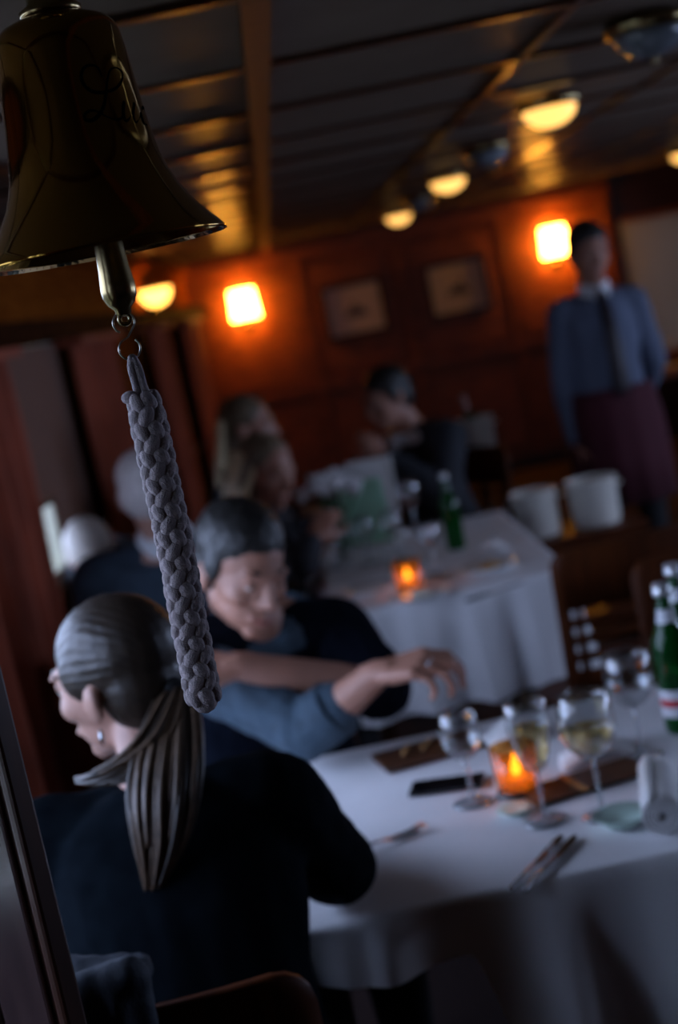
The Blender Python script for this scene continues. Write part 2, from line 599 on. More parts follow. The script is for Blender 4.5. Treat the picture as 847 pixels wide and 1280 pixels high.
# right wall and wall behind the photographer
RW = [(2.0, 3.0), (3.6, 6.4)]
mb = MB().bx(XR, XR + 0.1, Y0, Y1, 0, ZS).bx(XR, XR + 0.1, Y0, Y1, ZT, CEIL + 0.05)
edges = [Y0] + [e for q in RW for e in q] + [Y1]
for a, b in zip(edges[0::2], edges[1::2]):
    mb.bx(XR, XR + 0.1, a, b, ZS, ZT)
struct('wall_right', mb, 'mahogany')
for i, (a, b) in enumerate(RW):
    mb = MB()
    for (p, q, z0, z1) in ((a, b, ZS, ZS + 0.045), (a, b, ZT - 0.045, ZT), (a, a + 0.045, ZS, ZT), (b - 0.045, b, ZS, ZT)):
        mb.bx(XR - 0.01, XR + 0.08, p, q, z0, z1)
    w = struct('window_%d' % (5 + i), mb, 'mahogany_trim')
    MB().bx(XR + 0.04, XR + 0.046, a + 0.045, b - 0.045, ZS + 0.045, ZT - 0.045).build('pane', 'pane', w)
    L = bpy.data.lights.new('window_daylight', 'AREA')
    L.shape = 'RECTANGLE'
    L.size, L.size_y = ZT - ZS, b - a
    L.cycles.is_portal = True
    lo = bpy.data.objects.new('window_daylight', L)
    col.objects.link(lo)
    lo.location = (XR + 0.12, (a + b) / 2, (ZS + ZT) / 2)
    lo.rotation_euler = (0, PI / 2, 0)
struct('baseboard_right', MB().bx(XR - 0.015, XR, Y0, Y1 - 0.05, 0, 0.1), 'dark_wood')
struct('wall_back', MB().bx(-1.6, XR + 0.1, Y0 - 0.1, Y0, 0, CEIL + 0.05), 'dark_wood')

# partition by the entrance, whose polished end shows at the lower left
PE = V((-0.322, 1.40))
pd = V((-0.80, 0.60))
ang = math.atan2(pd.y, pd.x)


def pbox(mb, s0, s1, t0, t1, z0, z1):
    n = V((-pd.y, pd.x))
    c = PE + pd * ((s0 + s1) / 2) + n * ((t0 + t1) / 2)
    return mb.box((c.x, c.y, (z0 + z1) / 2), (s1 - s0, t1 - t0, z1 - z0), ang)


wp = struct('wall_partition', pbox(MB(), 0.012, 0.26, -0.014, 0.0, 0, 1.42), 'dark_wood')
pbox(MB(), 0.0, 0.013, -0.014, 0.012, 0, 1.43).build('edge_bead', 'batten_wood', wp, bevel=0.004)
pbox(MB(), 0.013, 0.024, -0.012, 0.004, 0, 1.42).build('groove_strip', 'dark_wood', wp)
wood('polished_wood', (0.035, 0.020, 0.020), (0.06, 0.034, 0.032), 0.22, (14, 2, 2), 0.8)
pbox(MB(), 0.025, 0.095, 0.0, 0.010, 0, 1.42).build('stile', 'polished_wood', wp, bevel=0.003)
pbox(MB(), 0.102, 0.25, 0.0, 0.008, 0.02, 1.40).build('door_panel', 'dark_wood', wp, bevel=0.003)

# ------------------------------------------------------------------ lamps
def sconce(name, label, P, rz, group):
    """P = centre of the shade, wall behind it along local +Y"""
    t = thing(name, label, 'wall lamp', P, group, rz)
    prof = [(-0.085, -0.10), (-0.075, 0.10)]
    seg = 14
    mb = MB()
    R = []
    for r, h in ((0.108, -0.11), (0.092, 0.11), (0.086, 0.11), (0.102, -0.11)):
        R.append([V((r * math.cos(PI + PI * j / seg), 0.9 * r * math.sin(PI + PI * j / seg) + 0.02, h)) for j in range(seg + 1)])
    n = seg + 1
    vs = [p for r in R for p in r]
    fs = []
    for i in range(4):
        for j in range(seg):
            a, b = i * n, ((i + 1) % 4) * n
            fs.append([a + j, a + j + 1, b + j + 1, b + j])
    mb.add(vs, fs)
    put('lamp_shade', mb.mesh('lamp_shade', True), 'sconce_glow', t, local=True)
    put('wall_plate', MB().lathe([(0.001, 0), (0.045, 0), (0.05, 0.012), (0.001, 0.016)], (0, 0.085, -0.16), 20, (0, -1, 0)).mesh('wall_plate'), 'old_brass', t, local=True)
    put('bracket', MB().tube([(0, 0.08, -0.16), (0, 0.03, -0.175), (0, -0.02, -0.16), (0, -0.03, -0.12), (0, -0.03, -0.06)], 0.009).mesh('bracket'), 'old_brass', t, local=True)
    put('bulb', MB().lathe([(0.001, -0.06), (0.014, -0.05), (0.016, 0.0), (0.027, 0.03), (0.022, 0.055), (0.001, 0.065)], (0, -0.03, 0), 16).mesh('bulb'), 'sconce_glow', t, local=True)
    put('back_frame', MB().box((0, 0.03, 0.0), (0.17, 0.008, 0.2)).box((0, 0.06, -0.08), (0.03, 0.06, 0.02)).mesh('back_frame', False), 'old_brass', t, local=True)
    return t


sconce('wall_sconce', 'glowing wall sconce between the curtains and the pictures', (-0.177, Y1 - 0.095, 1.72), 0, 'wall sconces')
sconce('wall_sconce', 'glowing wall sconce right behind the waiter\'s head', (2.29, Y1 - 0.095, 1.71), 0, 'wall sconces')

# half-round uplight on the pelmet side
yl = 9.2
t = thing('wall_uplight', 'half-bowl uplight glowing above the curtain pelmet, behind the bell clapper', 'wall lamp', (LW(yl, 0.10), yl, 1.795))
R = []
for r, h in ((0.012, 0.0), (0.06, 0.012), (0.10, 0.05), (0.115, 0.10), (0.11, 0.10), (0.095, 0.055), (0.055, 0.02), (0.004, 0.01)):
    R.append([V((r * math.cos(2 * PI * j / 24) * 0.86, r * math.sin(2 * PI * j / 24), h)) for j in range(24)])
put('glass_bowl', MB().rings(R).mesh('glass_bowl'), 'uplight_glow', t, local=True)
put('wall_bracket', MB().box((-0.05, 0, -0.008), (0.10, 0.05, 0.018)).mesh('wall_bracket', False), 'old_brass', t, local=True)


def ceiling_lamp(x, y, lit, label):
    t = thing('ceiling_lamp', label, 'ceiling lamp', (x, y, CEIL - 0.012), 'dome ceiling lamps')
    put('base_ring', MB().lathe([(0.001, 0.0), (0.10, 0.0), (0.104, -0.012), (0.098, -0.026), (0.086, -0.03), (0.001, -0.03)], seg=32).mesh('base_ring'), 'old_brass', t, local=True)
    prof = [(0.085, -0.03)] + [(0.085 * math.cos(a), -0.03 - 0.058 * math.sin(a)) for a in [PI / 2 * i / 8 for i in range(1, 8)]] + [(0.004, -0.0885)]
    put('glass_dome', MB().lathe(prof, seg=32).mesh('glass_dome'), 'lamp_glow' if lit else 'off_glass', t, local=True)
    put('finial', MB().lathe([(0.001, -0.086), (0.007, -0.088), (0.009, -0.093), (0.005, -0.099), (0.001, -0.10)], seg=12).mesh('finial'), 'old_brass', t, local=True)
    return t


LY = [3.50, 4.85, 6.2, 7.55, 9.0, 10.40]
names = ['unlit glass dome ceiling lamp nearest the camera, upper right corner', 'lit dome ceiling lamp, largest and nearest of the glowing ones',
         'unlit dome ceiling lamp between the two nearest lit domes', 'lit dome ceiling lamp, middle one of the glowing row',
         'unlit dome ceiling lamp between the two farthest lit domes', 'lit dome ceiling lamp, farthest and smallest of the glowing row']
for i, y in enumerate(LY):
    ceiling_lamp(0.99 if i else 0.97, y, i % 2 == 1, names[i])
ceiling_lamp(2.83, 9.9, True, 'lit dome ceiling lamp cut by the right picture edge')

# ------------------------------------------------------------------ pictures
def picture(x, z, label, ship):
    t = thing('framed_picture', label, 'picture', (x, Y1 - 0.02, z), 'framed prints on the far wall')
    w, h = 0.46, 0.40
    for (cx, cz, sx, sz) in ((0, h / 2, w, 0.035), (0, -h / 2, w, 0.035), (-w / 2, 0, 0.035, h + 0.035), (w / 2, 0, 0.035, h + 0.035)):
        put('frame_rail', MB().box((cx, -0.012, cz), (sx, 0.028, sz)).mesh('frame_rail', False), 'dark_wood', t, local=True, bevel=0.004)
    put('mat_board', MB().box((0, 0, 0), (w - 0.02, 0.006, h - 0.02)).mesh('mat_board', False), 'mat_board', t, local=True)
    mb = MB()
    for poly in ship:
        n = len(poly)
        mb.add([(p[0], -0.006, p[1]) for p in poly] + [(p[0], -0.004, p[1]) for p in poly], [list(range(n)), list(range(2 * n - 1, n - 1, -1))] + [[i, (i + 1) % n, n + (i + 1) % n, n + i] for i in range(n)])
    put('print', mb.mesh('print', False), 'ink', t, local=True)


hull = [(-0.09, -0.02), (0.10, -0.02), (0.085, -0.055), (-0.075, -0.055)]
cabin = [(-0.05, -0.018), (0.06, -0.018), (0.06, 0.01), (-0.05, 0.01)]
funnel = [(-0.01, 0.012), (0.015, 0.012), (0.015, 0.06), (-0.01, 0.06)]
picture(0.665, 1.51, 'dark-framed print beside the left sconce, left of two', [hull, cabin, funnel])
picture(1.49, 1.515, 'dark-framed print nearer the waiter, right of two', [hull, cabin, [(0.02, 0.012), (0.045, 0.012), (0.045, 0.05), (0.02, 0.05)]])

# ------------------------------------------------------------------ curtains and blind
def curtain(y0, y1, label, nf, amp=0.045, z0=0.06, z1=1.69, off=0.085, seed=0.0):
    n = nf * 10
    rows = 14
    vs, fs = [], []
    for r in range(rows + 1):
        z = z1 + (z0 - z1) * r / rows
        for i in range(n + 1):
            s = i / n
            y = y0 + (y1 - y0) * s
            a = amp * (0.75 + 0.4 * noise.noise(V((s * 3, seed, r * 0.12))))
            ph = 2 * PI * nf * s + 0.5 * noise.noise(V((seed, r * 0.2, s * 2)))
            vs.append((LW(y, off + a * math.sin(ph)), y + 0.012 * math.cos(ph), z))
    for r in range(rows):
        for i in range(n):
            a = r * (n + 1) + i
            fs.append([a, a + 1, a + n + 2, a + n + 1])
    t = thing('curtain', label, 'curtain', (LW((y0 + y1) / 2, off), (y0 + y1) / 2, z0), 'red-brown window curtains')
    MB().add(vs, fs).build('curtain_fabric', 'curtain', t, smooth=True, solid=0.004)
    lbox(MB(), y0, y1, off - 0.06, off + 0.06, z1 - 0.03, z1 - 0.0).build('heading_tape', 'curtain', t)


curtain(3.62, 4.98, 'wide red-brown curtain nearest the camera at the left edge', 7, seed=1.3)
curtain(6.15, 7.25, 'red-brown curtain behind the grey-haired man\'s head', 6, seed=4.1)
curtain(8.6, 9.35, 'red-brown curtain under the uplight, behind the top of the rope', 4, seed=7.7)
curtain(10.35, 11.3, 'farthest red-brown curtain, next to the wood-panelled wall', 5, seed=9.2)
for (a, b, zb, lab) in ((4.82, 5.519, 1.14, 'mauve-brown blind stopping short above a pale sliver of window'), (5.521, 6.22, 0.90, 'mauve-brown blind pulled right down beside the grey-haired man')):
    t = thing('window_blind', lab, 'blind', (LW((a + b) / 2, 0.02), (a + b) / 2, zb), 'mauve-brown roller blinds')
    lbox(MB(), a, b, 0.016, 0.022, zb, 1.685).build('blind_fabric', 'blind', t)
    lbox(MB(), a, b, 0.014, 0.024, zb - 0.015, zb + 0.005).build('bottom_bar', 'dark_wood', t, bevel=0.003)

# ------------------------------------------------------------------ bell
RB = 1.35
pxm = RB / F_PX
A = at(130, 315, RB)                                     # centre of the mouth
tcam = (V((CAM.x, CAM.y, 0)) - V((A.x, A.y, 0))).normalized()
side = V((-tcam.y, tcam.x, 0))
if side.dot(RX) < 0:
    side = -side
OUT = [(154, 0), (152, 5), (143, 16), (132, 28), (119, 46), (108, 64), (99, 84), (93, 104), (88.5, 132), (85, 160), (83, 185), (81, 210), (79, 235), (76.5, 254), (72, 266), (64, 274), (48, 281), (24, 286), (20, 287)]
bell = thing('ship_bell', 'polished brass ship bell with engraved script hanging in the upper left foreground', 'bell', A)
outer = [(r * pxm, h * pxm) for r, h in OUT]
inner = [(max(0.004, (r - (7 if h > 20 else 4)) * pxm), (h - (6 if h > 250 else -1.5)) * pxm) for r, h in OUT]
prof = [(x[0], x[1]) for x in reversed(outer)] + inner[1:]
put('bell_body', MB().lathe([(0.002, 287 * pxm)] + prof + [(0.002, 280 * pxm)], seg=96).mesh('bell_body'), 'brass', bell, local=True)
hb = 287 * pxm
put('crown', MB().lathe([(0.002, hb - 0.002), (0.026, hb - 0.002), (0.027, hb + 0.004), (0.019, hb + 0.009), (0.018, hb + 0.018), (0.021, hb + 0.024), (0.021, hb + 0.03), (0.012, hb + 0.034), (0.002, hb + 0.035)], seg=32).mesh('crown'), 'old_brass', bell, local=True)
yk = side
ring = [V((0, 0, hb + 0.050)) + yk * (0.021 * math.cos(a)) + V((0, 0, 0.021 * math.sin(a))) for a in [2 * PI * i / 28 for i in range(28)]]
put('crown_ring', MB().tube(ring, 0.007, 10, True).mesh('crown_ring'), 'old_brass', bell, local=True)
zt = CEIL - A.z - 0.002
hk = [V((0, 0, hb + 0.066)) + tcam * (0.012 * math.cos(a)) + V((0, 0, 0.012 * math.sin(a))) for a in [2 * PI * i / 20 for i in range(20)]]
put('hook_eye', MB().tube(hk, 0.004, 8, True).mesh('hook_eye'), 'wire', bell, local=True)
put('hanger_rod', MB().tube([(0, 0, hb + 0.078), (0, 0, zt - 0.008)], 0.006, 10).mesh('hanger_rod'), 'old_brass', bell, local=True)
put('ceiling_plate', MB().lathe([(0.001, zt), (0.045, zt), (0.045, zt - 0.006), (0.02, zt - 0.012), (0.001, zt - 0.013)], seg=28).mesh('ceiling_plate'), 'old_brass', bell, local=True)
# clapper: its grip hangs out of the mouth
cl_off = side * (7 * pxm)
cp = [(0.002, 0.185), (0.004, 0.183), (0.004, 0.09), (0.005, 0.05), (0.0095, 0.03), (0.0125, 0.012), (0.0130, 0.0), (0.0138, -0.016), (0.0152, -0.028), (0.0158, -0.034), (0.0150, -0.040), (0.0118, -0.047), (0.0075, -0.051), (0.0068, -0.056), (0.0052, -0.0575), (0.001, -0.058)]
put('clapper', MB().lathe(cp, tuple(cl_off), 32).mesh('clapper'), 'old_brass', bell, local=True)
eye_c = cl_off + V((0, 0, -0.0600))
put('clapper_eye', MB().tube([eye_c + side * (0.0048 * math.cos(a)) + V((0, 0, 0.0048 * math.sin(a))) for a in [2 * PI * i / 20 for i in range(20)]], 0.0020, 8, True).mesh('clapper_eye'), 'old_brass', bell, local=True)


def bell_r(h):
    for (r0, h0), (r1, h1) in zip(OUT, OUT[1:]):
        if h0 <= h <= h1 and h1 > h0:
            return r0 + (r1 - r0) * (h - h0) / (h1 - h0)
    return OUT[-1][0]


def smooth_line(pts, n=6):
    out = []
    for i in range(len(pts) - 1):
        p0, p1, p2, p3 = pts[max(i - 1, 0)], pts[i], pts[i + 1], pts[min(i + 2, len(pts) - 1)]
        for k in range(n):
            t = k / n
            out.append(tuple(0.5 * ((2 * p1[j]) + (-p0[j] + p2[j]) * t + (2 * p0[j] - 5 * p1[j] + 4 * p2[j] - p3[j]) * t * t + (-p0[j] + 3 * p1[j] - 3 * p2[j] + p3[j]) * t ** 3) for j in range(len(p1))))
    out.append(tuple(pts[-1]))
    return out


def letter(strokes, wid):
    mb = MB()
    for st in strokes:
        pts = smooth_line(st)
        P = []
        for (cx, cy) in pts:
            dx, dy = cx / 2.823 - 130, cy / 2.823 - 315
            r = dx * math.cos(ROLL) - dy * math.sin(ROLL)
            h = -(dx * math.sin(ROLL) + dy * math.cos(ROLL))
            R = bell_r(h)
            ph = math.asin(max(-0.985, min(0.985, r / R)))
            P.append(V((0, 0, h * pxm)) + (tcam * math.cos(ph) + side * math.sin(ph)) * (R * pxm - 0.0010))
        n = len(P)
        rad = [wid * (0.55 + 0.45 * abs(math.sin(PI * 2.3 * i / n))) * pxm for i in range(n)]
        mb.tube(P, rad, 6)
    put('engraved_letter', mb.mesh('engraved_letter'), 'engraving', bell, local=True)


letter([[(372, 332), (360, 303), (335, 297), (312, 312), (306, 340), (318, 368), (345, 384), (380, 382), (415, 365), (436, 335), (438, 305), (420, 294), (400, 305), (390, 340), (384, 390), (376, 430), (360, 460), (338, 478), (318, 476), (316, 460), (332, 447), (355, 448), (385, 462), (415, 470), (435, 462), (442, 445)]], 3.0)
letter([[(434, 425), (444, 405), (440, 440), (446, 468), (460, 460), (471, 430), (477, 402), (473, 445), (481, 470), (494, 452), (499, 430)]], 2.8)
letter([[(519, 414), (508, 404), (501, 432), (506, 463), (519, 468)]], 2.6)

# ------------------------------------------------------------------ bell rope
hook_top = at(154, 389, RB)
rope = thing('bell_rope', 'grey braided bell rope lanyard hanging from the brass clapper', 'rope', at(257, 885, RB))


def img_circle(cx, cy, r, a0, a1, n):
    return [at(cx + r * math.cos(math.radians(a0 + (a1 - a0) * i / n)), cy - r * math.sin(math.radians(a0 + (a1 - a0) * i / n)), RB) for i in range(n + 1)]


hookpts = img_circle(154.5, 403, 13.5, 250, -40, 24)[:-2] + [at(160, 421, RB)] + img_circle(162, 436, 13.5, 110, 420, 26)
MB().tube(hookpts, 0.00085, 8).build('wire_hook', 'wire', rope, smooth=True)
cl = [at(*p, RB) for p in ((168, 449), (172, 470), (177, 490), (184, 520), (196, 575), (210, 640), (222, 700), (233, 760), (245, 825), (256, 878))]
cl = [V(p) for p in smooth_line([tuple(p) for p in cl], 8)]
L_, acc = [0.0], 0.0
for a, b in zip(cl, cl[1:]):
    acc += (b - a).length
    L_.append(acc)


def rope_at(s):
    for i in range(len(cl) - 1):
        if L_[i] <= s <= L_[i + 1]:
            t = (s - L_[i]) / (L_[i + 1] - L_[i])
            return cl[i].lerp(cl[i + 1], t), (cl[i + 1] - cl[i]).normalized()
    return cl[-1], (cl[-1] - cl[-2]).normalized()


for dx, lbl in ((-4.6, 0), (4.6, 1)):
    pts = [at(165, 447, RB), at(166 + dx * 0.4, 450, RB - 0.003), at(169 + dx, 462, RB), at(174 + dx, 480, RB), at(181 + dx * 1.4, 505, RB)]
    MB().tube([V(p) for p in smooth_line([tuple(p) for p in pts], 5)], 0.0036, 10).build('loop_strand', 'rope', rope, smooth=True)
s0 = 48 * pxm
S = acc - 0.004
MB().tube([rope_at(s0 + (S - s0) * i / 40)[0] for i in range(41)], 0.0092, 14).build('rope_core', 'rope_core', rope, smooth=True)
knot = MB().ell((0, 0, 0), (0.0072, 0.0058, 0.0108), None, 12, 8).mesh('knot')
rows, cols_ = 23, 6
for k in range(rows):
    for c in range(cols_):
        s = s0 + 0.005 + (S - s0 - 0.010) * k / (rows - 1)
        p, d = rope_at(s)
        x, y, z = basis(d)
        a = 2 * PI * (c + 0.5 * (k % 2)) / cols_ + 0.5 + 0.012 * k
        rad = 0.0118 * (0.82 if k == 0 else 1.0) * rnd.uniform(0.96, 1.05)
        o_ = x * math.cos(a) + y * math.sin(a)
        tq = z.cross(o_)
        tilt = math.radians(28 if k % 2 else -20)
        zz = z * math.cos(tilt) + tq * math.sin(tilt)
        tt = zz.cross(o_)
        o = put('knot', knot, 'rope', rope, local=True)
        mw = Matrix((tt, o_, zz)).transposed().to_4x4()
        mw.translation = p + o_ * rad - rope.location
        o.matrix_local = mw
# knotted start and end of the braid
p, d = rope_at(s0 - 0.002)
MB().ell(p - side * 0.011, (0.008, 0.007, 0.006), None, 12, 8).build('end_knot', 'rope', rope, smooth=True)
p, d = rope_at(S)
MB().capsule(p - d * 0.006, 0.0125, p + d * 0.0015, 0.0125).build('end_knot', 'rope', rope, smooth=True)

# ------------------------------------------------------------------ chairs
def slot_panel(w, z0, z1, slots, thick, curve, rc):
    """a bent plywood back panel (local: width along X, up Z, facing -Y... back at +Y), with real openings"""
    bm = bmesh.new()
    nx, zs = 12, sorted(set([z0, z1] + [z1 - rc * q for q in (0.0, 0.08, 0.3, 0.6, 1.0)] + [e for s in slots for e in s]))
    xs_ = [-w / 2 + w * i / nx for i in range(nx + 1)]
    grid = []
    for z in zs:
        inset = 0.0
        if z > z1 - rc:
            q = (z - (z1 - rc)) / rc
            inset = rc * (1 - math.sqrt(max(0.0, 1 - q * q)))
        rowv = []
        for x in xs_:
            xx = x * (1 - 2 * inset / w)
            rowv.append(bm.verts.new((xx, curve * (1 - (2 * xx / w) ** 2) + 0.10 * (z - z0), z)))
        grid.append(rowv)
    for i in range(len(zs) - 1):
        hole = any(abs(zs[i] - a) < 1e-6 and abs(zs[i + 1] - b) < 1e-6 for a, b in slots)
        for j in range(nx):
            if hole and 1 <= j < nx - 1:
                continue
            bm.faces.new((grid[i][j], grid[i][j + 1], grid[i + 1][j + 1], grid[i + 1][j]))
    me = bpy.data.meshes.new('backrest')
    bm.to_mesh(me)
    bm.free()
    me.shade_smooth()
    return me


def make_chair(label, loc, rz, wid=0.41):
    """local: sitter faces -Y, back at +Y"""
    t = thing('dining_chair', label, 'chair', loc, 'bent plywood dining chairs', rz)
    slots = [(0.575, 0.600), (0.622, 0.647), (0.669, 0.694), (0.716, 0.741)]
    o = put('backrest', slot_panel(wid, 0.52, 0.90, slots, 0.012, 0.03, 0.045), 'chair_wood', t, local=True, solid=0.014)
    o.location = (0, 0.185, 0)
    n = 12
    R = []
    for z in (0.438, 0.456):
        for i in range(4 * n):
            a = 2 * PI * i / (4 * n)
            c, s = math.cos(a), math.sin(a)
            x = 0.205 * math.copysign(abs(c) ** 0.45, c)
            y = 0.195 * math.copysign(abs(s) ** 0.45, s)
            R.append((x * (1.0 - 0.05 * (y > 0)), y, z))
    m_ = 4 * n
    put('seat', MB().rings([[V(p) for p in R[:m_]], [V(p) for p in R[m_:]]]).mesh('seat', False), 'chair_wood', t, local=True, bevel=0.006)
    for sx in (-1, 1):
        put('leg', MB().tube([(sx * 0.175, -0.165, 0.44), (sx * 0.185, -0.185, 0.0)], [0.018, 0.013], 10).mesh('leg'), 'chair_wood', t, local=True)
        put('leg', MB().tube([(sx * 0.170, 0.170, 0.44), (sx * 0.180, 0.215, 0.0)], [0.018, 0.013], 10).mesh('leg'), 'chair_wood', t, local=True)
        put('back_stile', MB().tube([(sx * 0.15, 0.178, 0.42), (sx * 0.15, 0.205, 0.60), (sx * 0.15, 0.222, 0.80)], [0.014, 0.012, 0.008], 8).mesh('back_stile'), 'chair_wood', t, local=True)
    put('seat_rail', MB().box((0, -0.15, 0.42), (0.34, 0.02, 0.04)).mesh('seat_rail', False), 'chair_wood', t, local=True)
    put('seat_rail', MB().box((0, 0.16, 0.42), (0.32, 0.02, 0.04)).mesh('seat_rail', False), 'chair_wood', t, local=True)
    return t


c0 = make_chair('plywood chair the ponytailed woman sits on, its top edge bare', (-0.315, 1.90, 0), PI)


def chair_copy(label, loc, rz):
    c = copy_tree(c0)
    c.location = loc
    c.rotation_euler = (0, 0, rz)
    c['label'] = label
    return c


chair_copy('empty dark slotted chair with its back to the front table', (0.735, 4.03, 0), PI + 0.15)
chair_copy('empty reddish chair behind the green bottles on the front table', (0.885, 3.235, 0), -0.1)
chair_copy('chair under the smiling dark-haired man', (-0.19, 3.36, 0), 0.1)
chair_copy('chair under the bald grey-haired man in the navy suit', (-0.44, 4.23, 0), PI)
chair_copy('chair under the woman with hair tucked back at the second table', (-0.31, 5.02, 0), PI / 2 - 0.1)
chair_copy('chair under the long-haired blonde guest near the far wall', (-0.345, 5.90, 0), PI / 2)
chair_copy('chair under the bowed white-haired guest by the window', (-0.70, 5.43, 0), 0)
chair_copy('chair under the man in the dark suit at the far table end', (0.545, 6.25, 0), -0.93)

# ------------------------------------------------------------------ tables and cloths
def table(label, x0, x1, y0, y1, z=0.745, group='cloth-covered dining tables'):
    t = thing('dining_table', label, 'table', ((x0 + x1) / 2, (y0 + y1) / 2, 0), group)
    MB().bx(x0 + 0.008, x1 - 0.008, y0 + 0.008, y1 - 0.008, z - 0.03, z).build('tabletop', 'dark_wood', t, bevel=0.006)
    for sx in (x0 + 0.09, x1 - 0.09):
        for sy in (y0 + 0.09, y1 - 0.09):
            MB().bx(sx - 0.025, sx + 0.025, sy - 0.025, sy + 0.025, 0, z - 0.03).build('leg', 'dark_wood', t)
    MB().bx(x0 + 0.07, x1 - 0.07, y0 + 0.07, y1 - 0.07, z - 0.09, z - 0.03).build('apron_rail', 'dark_wood', t)


def tablecloth(label, x0, x1, y0, y1, z, drop, fold=0.16, amp=0.022, special=None, seed=0.0):
    rc = 0.03
    per = []

    def edge(ax, ay, bx_, by_, nx, ny, step=0.012):
        n = max(2, int(math.hypot(bx_ - ax, by_ - ay) / step))
        for i in range(n):
            q = i / n
            per.append((ax + (bx_ - ax) * q, ay + (by_ - ay) * q, nx, ny))

    def corner(cx, cy, a0):
        for i in range(10):
            a = a0 + PI / 2 * i / 10
            per.append((cx + rc * math.cos(a), cy + rc * math.sin(a), math.cos(a), math.sin(a)))
    edge(x0 + rc, y0, x1 - rc, y0, 0, -1)
    corner(x1 - rc, y0 + rc, -PI / 2)
    edge(x1, y0 + rc, x1, y1 - rc, 1, 0)
    corner(x1 - rc, y1 - rc, 0)
    edge(x1 - rc, y1, x0 + rc, y1, 0, 1)
    corner(x0 + rc, y1 - rc, PI / 2)
    edge(x0, y1 - rc, x0, y0 + rc, -1, 0)
    corner(x0 + rc, y0 + rc, PI)
    n = len(per)
    cx, cy = (x0 + x1) / 2, (y0 + y1) / 2
    rings = []
    for q in [0.02, 0.12, 0.24, 0.36, 0.48, 0.6, 0.7, 0.8, 0.88, 0.94, 0.98]:
        rings.append([V((cx + (p[0] - cx) * q, cy + (p[1] - cy) * q, z + 0.0012 + 0.0012 * noise.noise(V((p[0] * q * 9 + seed, p[1] * q * 9, q * 4))))) for p in per])
    rows = 16
    arc = 0.0
    arcs = []
    for i, p in enumerate(per):
        arcs.append(arc)
        q = per[(i + 1) % n]
        arc += math.hypot(q[0] - p[0], q[1] - p[1])
    nf = max(1, round(arc / fold))
    for r in range(rows + 1):
        t = r / rows
        ring_ = []
        for i, p in enumerate(per):
            s = arcs[i] / arc
            ph = 2 * PI * nf * s + 1.6 * noise.noise(V((s * 9 + seed, 0.3, 0)))
            g = t ** 0.7
            o = 0.006 + 0.03 * t + g * amp * (1 + 0.5 * noise.noise(V((s * 14, seed, 1.7)))) * (math.sin(ph) + 0.35 * math.sin(2 * ph + 1))
            tang = g * amp * 0.5 * math.cos(ph)
            dz = drop * t
            if special:
                so, sd = special(p, t)
                o += so
                dz *= sd
            zz = z + 0.001 - dz if r else z + 0.0005
            if t < 0.03:
                o = 0.003
            ring_.append(V((p[0] + p[2] * o - p[3] * tang, p[1] + p[3] * o + p[2] * tang, zz)))
        rings.append(ring_)
    me = MB().rings(rings, cap=False).mesh('tablecloth')
    # close the small hole in the middle of the top
    bm = bmesh.new()
    bm.from_mesh(me)
    bm.verts.ensure_lookup_table()
    bm.faces.new([bm.verts[i] for i in range(n)])
    bmesh.ops.recalc_face_normals(bm, faces=bm.faces)
    bm.to_mesh(me)
    bm.free()
    me.shade_smooth()
    o = put('tablecloth', me, 'cloth')
    tag(o, label, 'tablecloth', 'white tablecloths')
    return o


T1 = (-0.66, 1.08, 2.13, 2.97)
T2 = (0.0, 0.69, 4.29, 5.56)
table('front dining table under the white cloth beside the ponytailed woman', *T1)
table('second dining table under the cloth with the menu and bottles', *T2)


def smoothstep(a, b, x):
    q = min(1.0, max(0.0, (x - a) / (b - a)))
    return q * q * (3 - 2 * q)


def swoop(p, t):
    # near side: the cloth is pushed up over the sitter's lap and falls in broad folds to the right
    x = p[0]
    if p[3] > 0.5:
        return 0.0, 0.26 + 0.74 * smoothstep(0.2, 0.4, x)
    if p[3] > -0.5:
        return 0.0, (0.26 if x < 0 else 1.0)
    o = 0.0
    g = t ** 0.75
    for c, w, a in ((0.215, 0.050, 0.11), (0.30, 0.035, -0.03), (0.50, 0.10, 0.06), (0.70, 0.07, -0.035), (0.90, 0.06, 0.04), (0.09, 0.04, -0.03), (0.0, 0.05, 0.035)):
        o += a * math.exp(-((x - c) / w) ** 2) * g
    return o, 0.19 + 0.81 * smoothstep(0.09, 0.22, x)


def swoop2(p, t):
    return 0.0, (0.30 if (p[2] < -0.5 or p[3] > 0.5) else 1.0)


tablecloth('white tablecloth with cutlery, glasses and candle on the front table', *T1, 0.747, 0.42, 0.17, 0.016, swoop, 3.1)
tablecloth('white tablecloth under the menu card and green bottles further back', *T2, 0.747, 0.33, 0.17, 0.034, swoop2, 8.2)
ZC = 0.7505

